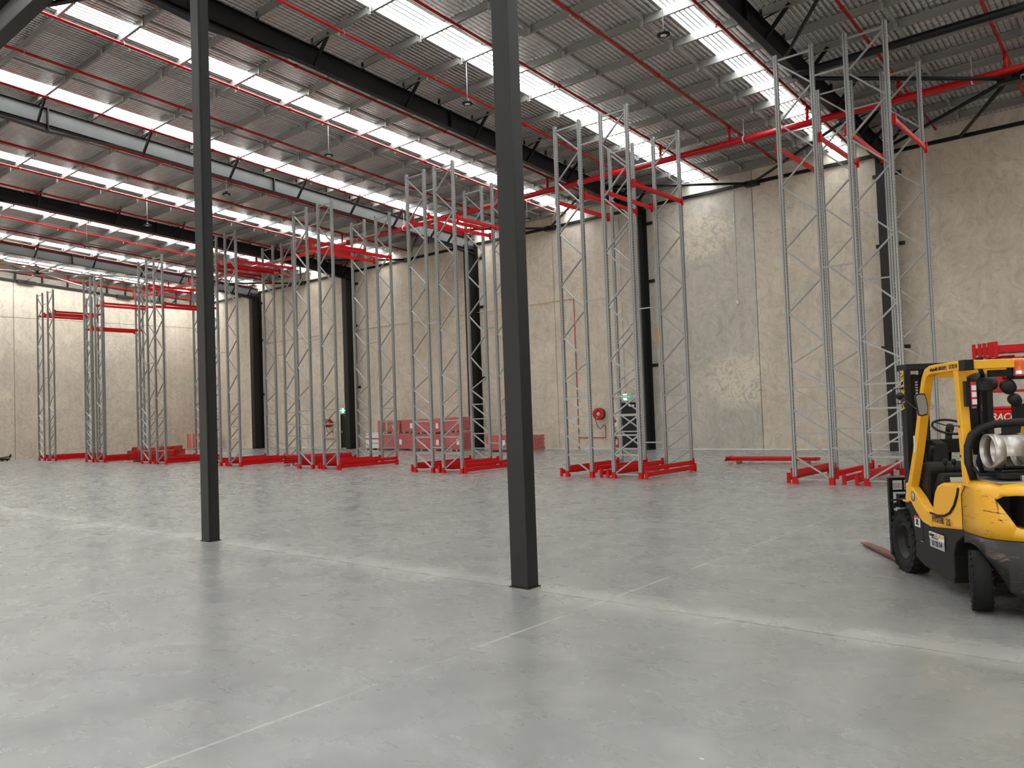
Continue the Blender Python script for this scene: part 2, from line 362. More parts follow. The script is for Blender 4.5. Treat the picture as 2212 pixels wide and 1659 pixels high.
# eave trim along the back wall and gable trim on the left wall
t = MB().box(XL+.05, XR, YW-.10, YW-.005, 10.93, 11.0).box(XL+.05, XR, YW-.02, YW-.005, 10.93, 11.08).build('trim_1', 'black'); tag(t, kind='structure')
mb = MB(); gz = lambda y: 11.62-.066*(y-18)
mb.bar((XL+.08, -10, gz(-10)), (XL+.08, YW-.1, gz(YW)), .12, .13); mb.bar((XL+.08, -10, zr(12.0, -10)), (XL+.08, YW-.1, zr(12.0, YW)), .12, .05)
for y in PYall[10:]: mb.box(XL+.03, XL+.12, y-.05, y+.05, gz(y), zr(ZP, y))
for y in (19.3, 25.6): mb.bar((XL+.2, y-.55, gz(y-.55)-.03), (XL+.2, y+.55, gz(y+.55)-.03), .14, .2)
t = mb.build('trim_2', 'black'); tag(t, kind='structure')
t = MB().box(XL, XR, YW-.012, YW-.002, 0, .035).build('baseboard_back', 'label'); tag(t, kind='structure')
# ---------------------------------------------------------------- doors
for k, (a, c2) in enumerate(DOORS):
    d = MB().box(a+.04, c2-.04, YW-.0, YW+.04, .01, 2.08).build('door_%d' % (k+1), 'plast'); tag(d, kind='structure')
    MB().box(a-.03, a+.035, YW-.03, YW+.05, 0, 2.15).box(c2-.035, c2+.03, YW-.03, YW+.05, 0, 2.15).box(a-.03, c2+.03, YW-.03, YW+.05, 2.085, 2.15).build('door_frame', 'plast', d)
    MB().box(a+.07, a+.12, YW-.025, YW, .98, 1.12).tube([(a+.09, YW-.02, 1.03), (a+.09, YW-.07, 1.03), (a+.2, YW-.07, 1.03)], .012, 8).build('door_handle', 'steel', d)
    MB().box(c2-.38, c2-.1, YW-.06, YW, 1.97, 2.04).bar((c2-.2, YW-.07, 2.0), (c2-.45, YW-.12, 2.07), .02, .02).build('door_closer', 'steel', d)
# ---------------------------------------------------------------- wall columns and rafters
CL = ['far left wall column nearest the building corner', 'wall column left of the first exit door', 'wall column behind the long wrapped bundles', 'wall column right of the second exit door', 'wall column behind the rack group nearest the forklift', '']
NM = ['black steel column on the concrete wall, nearest the far building corner', 'black steel wall column just right of the far exit door', 'black steel wall column at the right end of the long wrapped bundles', 'black steel wall column just right of the nearer exit door', 'black steel wall column behind the rack frames nearest the forklift', 'black steel wall column out past the yellow forklift']
RN = ['grey roof rafter furthest away, second crossing from the far gable wall', 'black roof rafter ending over the far exit door', 'pale grey webbed roof rafter ending above the wrapped bundles', 'long black roof rafter passing behind both front columns', 'black roof rafter above the rack frames nearest the forklift', 'black roof rafter overhead beyond the forklift']
ZB = 11.44
def ibeam_y(b_, x, y0, y1, dep0, dep1, bw=.2):
    zt0, zt1 = zr(12.02, y0), zr(12.02, y1); zb0, zb1 = zt0-dep0, zt1-dep1
    return (zt0, zt1, zb0, zb1)
for k, x in enumerate(RX):
    c = thing('wall_column', NM[k], 'column', (x, YW-.37, 0))
    MB().box(-.195, .195, -.37, -.352, .02, 10.9).box(-.195, .195, .335, .353, .02, 10.9).box(-.008, .008, -.352, .335, .02, 10.9).build('shaft', 'colblack', c)
    MB().box(-.2, .2, -.38, .36, 0, .02).build('base_plate', 'colblack', c)
    for z in (10.2, 7.58, 3.78):
        MB().box(.195, .50, .32, .352, z-.07, z+.07).build('wall_cleat', 'colblack', c); MB().box(-.50, -.195, .32, .352, z-.07, z+.07).build('wall_cleat', 'colblack', c)
    r = thing('roof_rafter', RN[k], 'beam', (x, YW-.4, 11.0))
    def loc(p): return (p[0]-x, p[1]-(YW-.4), p[2]-11.0)
    seg = [(-12.8, .56, 1.4, .56), (6.3, .56, 10.38, .78), (10.42, .78, 12.9, .56), (12.9, .56, 19.1, .56), (19.13, .56, 27.3, .56), (27.3, .56, YW-.12, .80)]
    seg = [(-12.8, .56, 6.3, .56)]+seg[1:]
    web, fl_ = MB(), MB()
    for (y0, d0, y1, d1) in seg:
        zt0, zt1 = zr(12.02, y0), zr(12.02, y1)
        i = len(web.v); web.prism([loc((x, y0, zt0))[1:], loc((x, y1, zt1))[1:], loc((x, y1, zt1-d1))[1:], loc((x, y0, zt0-d0))[1:]], -.006, .006, 'x')
        fl_.bar(loc((x, y0, zt0)), loc((x, y1, zt1)), .2, .016); fl_.bar(loc((x, y0, zt0-d0)), loc((x, y1, zt1-d1)), .2, .016)
        fl_.bar(loc((x, y0, zt0-.56)), loc((x, y1, zt1-.56)), .19, .012)
    grey = k in (0, 2)
    web.build('web', 'greyweb' if grey else 'black', r); fl_.build('flanges', 'black', r)
    for y, dd in ((10.4, .82), (19.12, .60)):
        b_ = MB(); zt = zr(12.05, y); b_.prism([loc((x, y-.02, zt))[1:], loc((x, y+.02, zt))[1:], loc((x, y+.02, zt-dd))[1:], loc((x, y-.02, zt-dd))[1:]], -.12, .12, 'x')
        b_.build('splice_plate', 'black', r)
    for j, y in enumerate(PYall):
        if y < 5: continue
        zt = zr(12.02, y)
        b_ = MB().box(-.05, .05, loc((0, y, 0))[1]+.0, loc((0, y, 0))[1]+.035, zt-11.0, zt-11+.28).build('purlin_cleat', 'black', r)
        if j % 2 == 0 or y > 29:
            MB().bar(loc((x+.06, y, zt-.55)), loc((x+.78, y, zr(ZP, y)+.10)), .10, .06, ref=(0, 1, 0)).bar(loc((x+.05, y+.03, zt+.01)), loc((x+.5, y+.03, zr(ZP, y)+.03)), .03, .04, ref=(0, 1, 0)).build('fly_brace', 'black', r)
# girder carried by the two slender columns
gd = thing('steel_girder', 'deep black steel girder cutting across the top left corner', 'beam', (-30, 6.7, 11.3))
MB().box(XL+30.05, 42.9, -.16, .16, 0, .03).box(XL+30.05, 42.9, -.16, .16, .72, .75).build('flanges', 'black', gd)
MB().box(XL+30.05, 42.9, -.008, .008, .03, .72).build('web', 'greyweb', gd)
MB().tube([(11.1, .15, .02), (13.6, 2.6, .75)], .06, 8).build('brace', 'black', gd)
for (x, y, lb) in ((-5.587, 6.72, 'tall slender black steel column in the middle of the floor, nearer one'), (-12.14, 6.71, 'tall slender black steel column at left, further from the camera')):
    c = thing('steel_column', lb, 'column', (x, y, 0))
    MB().box(-.118, .118, -.095, -.065, .012, 11.3).box(-.11, .11, -.058, .095, .012, 11.3).box(-.1, .1, -.066, -.057, .012, 11.3).build('shaft', 'colblack', c, bevel=.004)
    MB().box(-.135, .135, -.11, .105, 0, .012).build('base_plate', 'colblack', c)
# roof bracing
def brace(label, pts, r=.05, node=None, mat='black', loc=None):
    P0 = Vector(loc or pts[0][0]); o = thing('roof_brace', label, 'brace', tuple(P0))
    for a, c2 in pts: MB().tube([Vector(a)-P0, Vector(c2)-P0], r, 8).build('strut', mat, o)
    if node:
        n = Vector(node)-P0; MB().box(n.x-.28, n.x+.28, n.y-.12, n.y+.12, n.z-.12, n.z+.1).build('node_plate', 'black', o)
for k, (xn, lb) in enumerate(((-13.2, 'pair of black bracing struts meeting at the wall top beyond the nearer racks'), (-23.7, 'pair of black bracing struts meeting at the wall top right of the wrapped bundles'), (-34.1, 'pair of bracing struts meeting at the wall top left of the wrapped bundles'), (-44.5, 'pair of bracing struts meeting at the wall top near the far corner'))):
    n = (xn, YW-.16, 10.95); brace(lb, [(n, (xn-5.15, 28.7, 11.36)), (n, (xn+5.0, 27.8, 11.40))], .055, n, loc=n)
def px_(x, y, z): return (x, y, z)
n = (-3.35, 26.0, 10.72)
brace('black cross bracing spreading from a node above the thick red pipe at right', [(n, (-7.9, 23.0, 11.2)), (n, (-7.9, 30.9, 11.0)), (n, (2.1, 22.5, 11.3)), (n, (2.1, 30.5, 11.0)), (n, (-5.6, YW-.1, 11.0))], .06, n, loc=n)
brace('thick black tubular strut running level across the top right corner', [((-7.95, 22.05, 11.02), (2.2, 22.05, 10.98))], .11)
brace('thin black angle brace climbing up from the right-hand black rafter', [((-7.9, 21.2, 11.1), (-2.7, 15.0, 12.35))], .05)
n = (-53.9, 18.7, 11.55)
brace('star of grey bracing struts under the roof at far left', [(n, (-57.3, 13.4, 12.0)), (n, (-57.3, 24.0, 11.3)), (n, (-50.0, 13.4, 12.0)), (n, (-50.0, 24.0, 11.3)), (n, (-57.3, 19.3, 11.6)), (n, (-49.9, 18.8, 11.6))], .055, n, 'galv', n)
# ---------------------------------------------------------------- sprinkler pipework
BX = [-3.42, -6.2, -8.97, -11.66, -14.38, -17.05, -19.66, -22.36, -25.06, -27.76, -30.46, -33.16, -35.78, -38.5, -41.2, -43.88, -46.5, -49.1, -51.8, -54.5, -56.95]
heads = MB().lathe([(.012, .0), (.012, -.05), (.028, -.055), (.028, -.07), (.008, -.09), (.035, -.115), (.0, -.12)], (0, 0, 0), n=8).mesh('sprinkler_head', 'brass')
hang = MB().lathe([(.05, -.012), (.05, .012), (.056, .012), (.056, -.012)], (0, 0, 0), (0, 1, 0), 12).bar((0, 0, .05), (0, 0, .17), .02, .004).mesh('pipe_hanger', 'galv')
coup = MB().lathe([(.04, -.05), (.062, -.04), (.062, .04), (.04, .05)], (0, 0, 0), (0, 1, 0), 12).mesh('pipe_coupling', 'pipe')
Y0p, Y1p = -11.5, 30.7
dirv = Vector((0, Y1p-Y0p, -SL*(Y1p-Y0p)))
for k, x in enumerate(BX):
    o = thing('sprinkler_pipe', 'thin red sprinkler pipe along the roof slope, %s from the right' % ORD[k], 'pipe', (x, Y1p, zr(11.95, Y1p)), group='red sprinkler branch pipes')
    MB().tube([(0, 0, 0), (0, Y0p-Y1p, SL*(Y1p-Y0p))], .043, 10).build('pipe', 'pipe', o)
    ph = (k*1.37) % 3.
    for j in range(8):
        y = 30.2-ph*.3-j*3.3
        if y < 6: break
        inst('sprinkler_head', heads, o, (0, y-Y1p, SL*(Y1p-y)-.035))
    for y in PYall[11:][(k % 2)::2]: inst('pipe_hanger', hang, o, (0, y-.03-Y1p, SL*(Y1p-y+.03)))
    for j in range(4):
        y = 28.5-ph-j*6.2
        inst('pipe_coupling', coup, o, (0, y-Y1p, SL*(Y1p-y)), (math.radians(-4), 0, 0))
    if x < -4 or True:
        zt = zr(11.95, 26)-11.0; y = 26-Y1p
        MB().tube([(0, y, 11.0+zt-zr(11.95, Y1p)), (0, y, 11.05-zr(11.95, Y1p))], .05, 10).lathe([(.05, 0), (.075, .01), (.075, .05), (.05, .06)], (0, y, 11.0+zt-.15-zr(11.95, Y1p)), n=12).build('riser', 'pipe', o)
mp = thing('main_pipe', 'thick bright red sprinkler main running the length of the back wall', 'pipe', (-20, 26, 10.95))
MB().tube([(-37.2, 0, 0), (32.5, 0, 0)], .108, 18).build('pipe', 'pipe', mp)
mhang = MB().lathe([(.112, -.02), (.125, -.02), (.125, .02), (.112, .02)], (0, 0, 0), (1, 0, 0), 16).bar((0, 0, .11), (0, 0, .72), .014, .014).mesh('pipe_hanger', 'white')
mcoup = MB().lathe([(.11, -.05), (.135, -.04), (.135, .04), (.11, .05)], (0, 0, 0), (1, 0, 0), 16).mesh('pipe_coupling', 'pipe')
for j in range(16):
    inst('pipe_hanger', mhang, mp, (-36+j*3.45, 0, 0)); 
    if j % 2: inst('pipe_coupling', mcoup, mp, (-36.8+j*3.45, 0, 0))
# ---------------------------------------------------------------- high-bay lamps
LT = [(-9.45, 17.5), (-15.9, 17.25), (-22.55, 17.2), (-29.3, 17.2), (-36.26, 17.25), (-42.65, 17.15), (-49.57, 17.15), (-21.9, 27.4), (-41.0, 27.4), (-53.8, 27.4)]
LN = ['round black high-bay lamp at the top right of the middle column', 'round black high-bay lamp hanging just left of the middle column', 'round black high-bay lamp hanging between the two slender columns', 'round black high-bay lamp just right of the left slender column', 'round black high-bay lamp left of the left slender column, before a black rafter', 'round black high-bay lamp at far left under a red pipe, second from the left edge', 'round black high-bay lamp nearest the left edge of the picture', 'small high-bay lamp hanging low behind the thick red pipe near the middle column', 'small high-bay lamp hanging behind the red beams right of the left column', 'small high-bay lamp hanging near the far corner above the left racks']
lampm = MB().lathe([(0, .10), (.05, .10), (.06, .03), (.10, .02), (.165, .0), (.165, -.035), (.15, -.045), (0, -.045)], (0, 0, 0), n=24).mesh('lamp_housing', 'plast')
lensm = MB().lathe([(0, -.05), (.08, -.05), (.08, -.04)], (0, 0, 0), n=20).mesh('lamp_lens', 'white')
for (x, y), lb in zip(LT, LN):
    zl = zr(12.08, y)-1.12; o = thing('high_bay_lamp', lb, 'lamp', (x, y, zl), group='high-bay lamps under the roof')
    inst('lamp_housing', lampm, o); inst('lamp_lens', lensm, o)
    MB().tube([(0, 0, .1), (0, 0, zr(12.36, y)-zl)], .011, 6).build('hanging_rod', 'white', o)
for (x, y), lb in (((-13.6, 16.9), 'small white cross-shaped sensor fitting under the roof-light right of the middle column'), ((-1.9, 24.2), 'small white batten fitting above the thick red pipe at the right edge')):
    o = thing('ceiling_fitting', lb, 'fitting', (x, y, zr(12.09, y)-.12))
    MB().box(-.16, .16, -.03, .03, 0, .035).build('arm', 'white', o); MB().box(-.03, .03, -.16, .16, .0, .035).build('arm', 'white', o)
    MB().box(-.02, .02, -.02, .02, .035, .14).build('bracket', 'white', o)
# ---------------------------------------------------------------- racking
YF, LB, HF, D = 18.42, 2.85, 10.1, .84
def upright():
    b_ = MB(); wx_, wy_ = .09, .085
    b_.box(-wx_/2, wx_/2, -wy_/2, -wy_/2+.012, .01, HF); b_.box(-wx_/2, wx_/2, wy_/2-.012, wy_/2, .01, HF); b_.box(-wx_/2+.012, wx_/2-.012, -.02, .02, .01, HF)
    b_.box(-wx_/2, -wx_/2+.012, -wy_/2+.012, wy_/2-.012, .01, HF); b_.box(wx_/2-.012, wx_/2, -wy_/2+.012, wy_/2-.012, .01, HF)
    z = .1
    while z < HF-.05:
        for sx_ in (-1, 1):
            for yy in (-.02, .02):
                x_ = sx_*(wx_/2+.0012); i = len(b_.v); b_.v += [(x_, yy-.009, z), (x_, yy+.009, z), (x_, yy+.009, z+.038), (x_, yy-.009, z+.038)]; b_.face([i, i+1, i+2, i+3], 1)
        for yy in (-.0015-wy_/2,):
            for xx in (-.025,):
                pass
        z += .075
    # shadow groove of the rolled profile on the faces towards the next bay
    for yy in (-wy_/2-.001, wy_/2+.001):
        i = len(b_.v); b_.v += [(-.006, yy, .02), (.006, yy, .02), (.006, yy, HF), (-.006, yy, HF)]; b_.face([i, i+1, i+2, i+3], 1)
    me = b_.mesh('upright', ['rackgalv', 'slot'])
    return me
UP = upright()
FT = MB().box(-.075, .075, -.08, .08, 0, .008).box(-.055, .055, -.052, -.046, .008, .17).box(-.055, -.049, -.052, .052, .008, .17).box(.049, .055, -.052, .052, .008, .17).mesh('foot_plate', 'red')
def bracem(dx, dz, L=None):
    b_ = MB().bar((0, 0, 0), (dx, 0, dz), .034, .045, ref=(0, 1, 0)); return b_.mesh('brace', 'rackgalv')
hb = MB().bar((.04, 0, 0), (D-.04, 0, 0), .034, .038, ref=(0, 0, 1)).mesh('brace', 'rackgalv')
dl = bracem(D-.09, .48); dr = bracem(D-.09, -.48); ul = bracem(D-.09, .68); ur = bracem(D-.09, -.68)
CX = {'D': (-7.038, .749), 'C': (-13.578, .726), 'B': (-19.916, .499), 'A': (-26.496, .731), 'Z': (-33.161, .728), 'Y': (-39.76, .769), 'X': (-46.333, .561), 'W': (-53.148, .796)}
GN = {'D': 'beside the forklift', 'C': 'right of the middle black column', 'B': 'left of the middle black column', 'A': 'before the far exit door', 'Z': 'right of the left black column', 'Y': 'left of the left black column', 'X': 'second from the left wall', 'W': 'nearest the left wall'}
def rack_frame(x, y, mirror, label, grp, spacers=0):
    o = thing('pallet_rack', label, 'rack', (x, y, 0), group=grp)
    for dx in (0, D): inst('upright', UP, o, (dx, 0, 0)); inst('foot_plate', FT, o, (dx, 0, 0), (0, 0, 0 if dx == 0 else 0))
    for z in (.11, .64, 1.17, 1.70, 2.23): inst('brace', hb, o, (0, 0, z))
    inst('brace', hb, o, (0, 0, 9.97))
    for z in (.13, .66, 1.19, 1.72, 2.25):
        if not mirror: inst('brace', dr, o, (.045, 0, z+.49))
        else: inst('brace', dl, o, (.045, 0, z))
    # zig-zag above
    near = [2.80, 3.98, 5.48, 6.98, 8.48, 9.93]; 
    side = 0; z = 2.79; seq = [(2.79, 3.20), (3.25, 3.95), (4.0, 4.68), (4.74, 5.44), (5.5, 6.18), (6.24, 6.94), (7.0, 7.68), (7.74, 8.44), (8.5, 9.18), (9.24, 9.9)]
    for i, (za, zb) in enumerate(seq):
        goes_right = (i % 2 == 0) ^ mirror
        xa, xb = (.045, D-.045) if goes_right else (D-.045, .045)
        me = MB().bar((xa, 0, za), (xb, 0, zb), .034, .045, ref=(0, 1, 0)).mesh('brace', 'rackgalv') if (i, mirror) not in ZC else ZC[(i, mirror)]
        ZC[(i, mirror)] = me; inst('brace', me, o)
    if spacers:
        for z in (.83, 4.93, 9.35):
            MB().box(D+.03, D+spacers-.03, -.03, .0, z-.02, z+.02).build('row_spacer', 'rackgalv', o)
    return o
ZC = {}
LBm = LB-.09
def beam_mesh(L, h=.115):
    b_ = MB().box(-.022, .022, .012, L-.012, -h/2, h/2).box(.022, .03, .03, L-.03, -h/2+.02, -h/2+.035)
    return b_.mesh('beam_rail', 'red')
def conn_mesh():
    b_ = MB().box(-.03, .035, 0, .012, -.12, .12).box(.035, .043, -.0, .055, -.12, .12)
    for z in (-.08, .08): b_.box(.043, .047, .015, .035, z-.015, z+.015)
    return b_.mesh('end_connector', 'red')
BMm, CNm = beam_mesh(LBm), conn_mesh()
def rack_beam(loc, label, grp=None, rz=0, rx=0):
    o = thing('rack_beam', label, 'beam', loc, rz, grp); o.rotation_euler = (rx, 0, rz)
    inst('beam_rail', BMm, o); inst('end_connector', CNm, o); c_ = inst('end_connector', CNm, o, (0, LBm, 0)); c_.scale = (1, -1, 1)
    return o
BZ = {'D': (7.93,)*4, 'C': (7.93,)*4, 'B': (8.52, 8.52, 8.2, 8.2), 'A': (8.77, 8.77, 8.25, 8.25), 'Z': (8.78,)*4, 'Y': (8.79, 8.79, 7.68, 7.68), 'X': (7.32, 7.32, 8.5, 8.5), 'W': (8.77,)*4}
POS = ['outermost left', 'inner left', 'inner right', 'outermost right']
for key, (X0, gp) in CX.items():
    gn = GN[key]; fx = [X0, X0+D, X0+D+gp, X0+2*D+gp]
    for row, nm_ in ((0, 'front'), (1, 'back')):
        y = YF+row*LB
        rack_frame(fx[0], y, False, 'tall grey rack frame, %s left, rack group %s' % (nm_, gn), 'tall grey rack frames', gp)
        rack_frame(fx[2], y, True, 'tall grey rack frame, %s right, rack group %s' % (nm_, gn), 'tall grey rack frames')
    for j in range(4):
        dx = (-.075 if j % 2 == 0 else .075)
        sgn = -1 if j % 2 == 0 else 1
        for lev, z in (('high', BZ[key][j]), ('low', .25+.0)):
            o = rack_beam((fx[j]+sgn*.078, YF+.045, z), 'red rack beam fixed %s up, %s, rack group %s' % (lev, POS[j], gn) if lev == 'high' else 'red beam fixed near the floor, %s, rack group %s' % (POS[j], gn), 'red rack beams')
            if sgn < 0: o.rotation_euler = (0, 0, math.pi); o.location = (fx[j]-.078, YF+.045+LBm, z)
    lo = [(-.34, .12, 'outer left'), (D+.22, .08, 'inner left'), (D+gp-.22, -.02, 'inner right'), (2*D+gp+.22, -.12, 'outer right')]
    for (dx, dy, nm_) in lo:
        if key == 'D' and nm_ == 'outer left': dx = -.22
        rack_beam((X0+dx, YF+dy, .122), 'loose red beam on the floor, %s, rack group %s' % (nm_, gn), 'loose red rack beams')
# ---------------------------------------------------------------- stacks of loose beams on the floor
def stack(x, y, nx, nz, rz, lb, grp, bearer=True, step=.062, zs=.12):
    for i in range(nx):
        for k in range(nz):
            a = rz; o = rack_beam((x+math.cos(a)*i*step*1.35, y+math.sin(a)*i*step*1.35, .10+.125+k*zs*1.02), lb, grp, rz); 
    for t_ in (.35, 2.3):
        bx_, by_ = x-math.sin(rz)*t_, y+math.cos(rz)*t_
        o = MB().box(-.1, nx*step*1.35+.1, -.05, .05, 0, .1).build('timber_bearer', 'timber'); o.location = (bx_, by_, 0); o.rotation_euler = (0, 0, rz)
        tag(o, 'short timber bearer under the %s' % grp, 'timber', 'timber bearers under the %s' % grp, 'thing')
CN2 = MB().box(-.03, .035, 0, .012, -.06, .06).mesh('end_connector', 'red')
def flat_stack(x, y, rz, nlay, ncol, lb, grp, L=2.76):
    rail = MB().box(-.057, .057, .012, L-.012, -.017, .017).mesh('beam_rail', 'red'); con = MB().box(-.12, .12, 0, .012, -.028, .03).box(-.12, .12, -.0, .05, .03, .036).mesh('end_connector', 'red')
    tipm = MB().box(-.03, .03, -.004, 0, -.008, .012).mesh('locking_pin', 'white')
    for i in range(ncol):
        for k in range(nlay):
            ox, oy = i*.25, 0; wx_ = x+math.cos(rz)*ox-math.sin(rz)*oy; wy_ = y+math.sin(rz)*ox+math.cos(rz)*oy
            jx = random.uniform(-.02, .02)
            o = thing('rack_beam', lb % (ORD[k], ORD[i]), 'beam', (wx_-math.sin(rz)*jx, wy_+math.cos(rz)*jx, .12+k*.072), rz, grp)
            inst('beam_rail', rail, o); inst('end_connector', con, o); inst('locking_pin', tipm, o); c_ = inst('end_connector', con, o, (0, L, 0)); c_.scale = (1, -1, 1)
    for t_ in (.3, L-.35):
        o = MB().box(-.13, (ncol-1)*.25+.13, -.05, .05, 0, .088).build('timber_bearer', 'timber'); o.location = (x-math.sin(rz)*t_, y+math.cos(rz)*t_, 0); o.rotation_euler = (0, 0, rz)
        tag(o, 'timber bearer, %s end, under the %s' % ('near' if t_ < 1 else 'far', grp), 'timber', 'timber bearers under the %s' % grp, 'thing')
flat_stack(-29.45, 19.75, math.radians(-38), 5, 4, 'red beam in the stack before the far exit door, %s layer, %s row', 'red beams stacked flat between the racks')
flat_stack(-42.85, 19.65, math.radians(-62), 7, 4, 'red beam in the nearer stack left of the left column, %s layer, %s row', 'red beams in the nearer left stack')
flat_stack(-52.3, 24.3, math.radians(-60), 6, 5, 'red beam in the further stack left of the left column, %s layer, %s row', 'red beams in the further left stack')
flat_stack(-11.4, 24.35, math.radians(-80), 2, 3, 'red beam in the low pile left of the forklift racks, %s layer, %s row', 'red beams in the low pile by the back wall')
# ---------------------------------------------------------------- wrapped bundles
def bundle(x, y, z, L, dpt, h, label, rz=0, film=True, sheet=True, strap=False):
    o = thing('wrapped_bundle', label, 'bundle', (x, y, z), rz, 'wrapped beam bundles')
    b_ = MB(); n = max(3, int((h-.1)/.085)); hh = (h-.1)/n
    for k in range(n):
        m_ = 6
        for i in range(m_):
            y0 = dpt*i/m_; j = random.uniform(-.03, .03); b_.box(.03+j, L-.03+j, y0+.006, y0+dpt/m_-.006+random.uniform(-.01, .004), .1+k*hh+.006, .1+(k+1)*hh-.006)
    s_ = b_.build('beam_layers', 'red', o); s_['kind'] = 'stuff'
    for t_ in (.12, .5, .88): MB().box(L*t_-.05, L*t_+.05, 0, dpt, 0, .1).build('timber_bearer', 'timber', o)
    if film: MB().box(0, L, -.02, dpt+.02, .06, h+.015).build('plastic_wrap', 'film', o)
    if sheet: MB().box(L*.55, L*.55+.2, -.028, -.024, h*.35, h*.35+.28).build('paper_label', 'label', o)
    if strap:
        for t_ in (.15, .6): MB().box(L*t_, L*t_+.12, -.04, -.02, 0, h+.05).build('timber_batten', 'timber', o)
    return o
bundle(-35.35, 29.9, 0, 3.25, .8, .93, 'long plastic-wrapped red bundle on the floor, lower left of the stacked bundles')
bundle(-35.6, 30.05, .95, .55, .8, .72, 'small leaning red bundle at the left end of the upper row', sheet=False, strap=False)
bundle(-34.9, 29.95, .95, 1.35, .8, .72, 'red bundle with timber battens in the upper row, left one', strap=True)
bundle(-33.4, 29.95, .95, 1.25, .8, .74, 'square red wrapped bundle in the upper row, middle one', strap=False)
bundle(-32.0, 29.75, 0, 2.75, 1.0, .88, 'long plastic-wrapped red bundle on the floor, right of the stacked bundles')
bundle(-32.0, 29.75, .9, 2.75, 1.0, .80, 'long plastic-wrapped red bundle on top at the right of the stacked bundles')
bundle(-29.15, 29.35, 0, 1.0, .85, .95, 'wrapped red bundle with a pink square label by the wall column')
bundle(-29.15, 29.35, .97, 1.0, .85, .78, 'wrapped red bundle on top, nearest the wall column', sheet=False)
bundle(-26.4, 29.1, 0, 2.0, .9, .80, 'low wrapped red bundle behind the middle slender column')
bundle(-24.3, 29.3, 0, .75, .9, .78, 'low wrapped red bundle at the right of the middle slender column', sheet=False)
def crate(x, y, w_, d_, h_, label):
    o = thing('crate', label, 'crate', (x, y, 0)); MB().box(0, w_, 0, d_, .1, h_).build('box', 'label', o)
    MB().box(-.005, w_+.005, -.006, d_+.005, h_*.62, h_*.7).build('red_tape', 'redlab', o)
    for t_ in (.0, .45, .88): MB().box(w_*t_, w_*t_+.09, 0, d_, 0, .1).build('skid', 'timber', o)
crate(-36.85, 30.2, 1.15, .9, .98, 'white carton crate with red tape left of the wrapped bundles')
o = thing('crate', 'pink wrapped crate by the far corner left of the slender column', 'crate', (-56.0, 29.2, 0)); o.rotation_euler = (0, 0, .4)
MB().box(0, 1.6, 0, 1.0, .12, 1.15).build('beam_layers', 'red', o); MB().box(-.02, 1.62, -.02, 1.02, .1, 1.17).build('plastic_wrap', 'film', o)
for t_ in (0, .5, 1.0, 1.5): MB().box(t_, t_+.1, -.05, -.02, 0, 1.2).build('timber_batten', 'timber', o)
# ---------------------------------------------------------------- wall equipment
def exit_sign(x, z, yo, label):
    o = thing('exit_sign', label, 'sign', (x, YW-.06-yo, z))
    MB().box(-.33, .33, -.03, .03, -.17, .17).box(-.05, .05, .03, .13, -.05, .05).build('housing', 'white', o)
    MB().box(-.31, .31, -.034, -.03, -.14, .14).build('green_face', 'green', o)
    p = MB().box(-.10, .10, -.038, -.034, -.14, .14); p.build('white_panel', 'pict', o)
    q = MB(); y = -.04
    q.lathe([(0, 0), (.02, 0), (.02, .003), (0, .003)], (.005, y, .085), (0, -1, 0), 12)
    for a, c2 in (((0, y, .06), (-.01, y, -.01)), ((-.01, y, -.01), (.035, y, -.05)), ((.035, y, -.05), (.03, y, -.11)), ((-.01, y, -.01), (-.03, y, -.06)), ((-.03, y, -.06), (-.07, y, -.075)), ((0, y, .05), (.05, y, .02)), ((0, y, .05), (-.05, y, .02))): q.bar(a, c2, .004, .02, ref=(0, 1, 0))
    q.build('running_figure', 'green', o)
    for sx_ in (-1, 1): MB().prism([(sx_*.14, 0), (sx_*.21, .05), (sx_*.21, .02), (sx_*.28, .02), (sx_*.28, -.02), (sx_*.21, -.02), (sx_*.21, -.05)], -.038, -.034, 'y').build('arrow', 'pict', o)
    MB().tube([(0, 0, .17), (.02, 0, .3)], .008, 6).build('cable', 'black', o)
    return o
exit_sign(-19.74, 2.40, .05, 'green and white exit sign over the nearer exit door')
exit_sign(-40.5, 2.38, .05, 'green and white exit sign over the far exit door')
for x, lb in ((-19.80, 'white cable conduit dropping down the wall to the nearer exit sign'), (-40.45, 'white cable conduit dropping down the wall to the far exit sign')):
    o = thing('conduit', lb, 'conduit', (x, YW-.02, 0)); MB().tube([(0, 0, 2.9), (0, 0, 11.2)], .012, 6).build('tube', 'white', o); MB().box(-.04, .04, -.04, .01, 2.82, 2.92).build('socket', 'white', o)
for x, yy, z0, lb in ((-14.11, YW-.02, 6.2, 'white conduit with a socket at its end on the patched wall panel'), (-44.0, YW-.02, 3.6, 'white conduit with a socket at its end near the far corner'), (-28.4, YW-.02, 2.1, 'white conduit looping down beside the wall column at the wrapped bundles')):
    o = thing('conduit', lb, 'conduit', (x, yy, 0)); MB().tube([(0, 0, z0), (0, 0, 11.2)], .012, 6).build('tube', 'white', o)
    MB().box(-.05, .05, -.05, .01, z0-.12, z0+.02).build('socket', 'white', o)
    for z in (8.0, 9.6, 10.8): MB().box(-.03, .03, -.025, .012, z-.03, z+.03).build('saddle', 'white', o)
o = thing('conduit', 'white conduit with a socket at its end on the far left gable wall', 'conduit', (XL+.02, 21.0, 0)); 
MB().tube([(0, 5.4, 7.0), (0, 5.4, 11.0)], .014, 6).build('tube', 'white', o); MB().box(-.01, .05, 5.35, 5.45, 6.88, 7.0).build('socket', 'white', o)
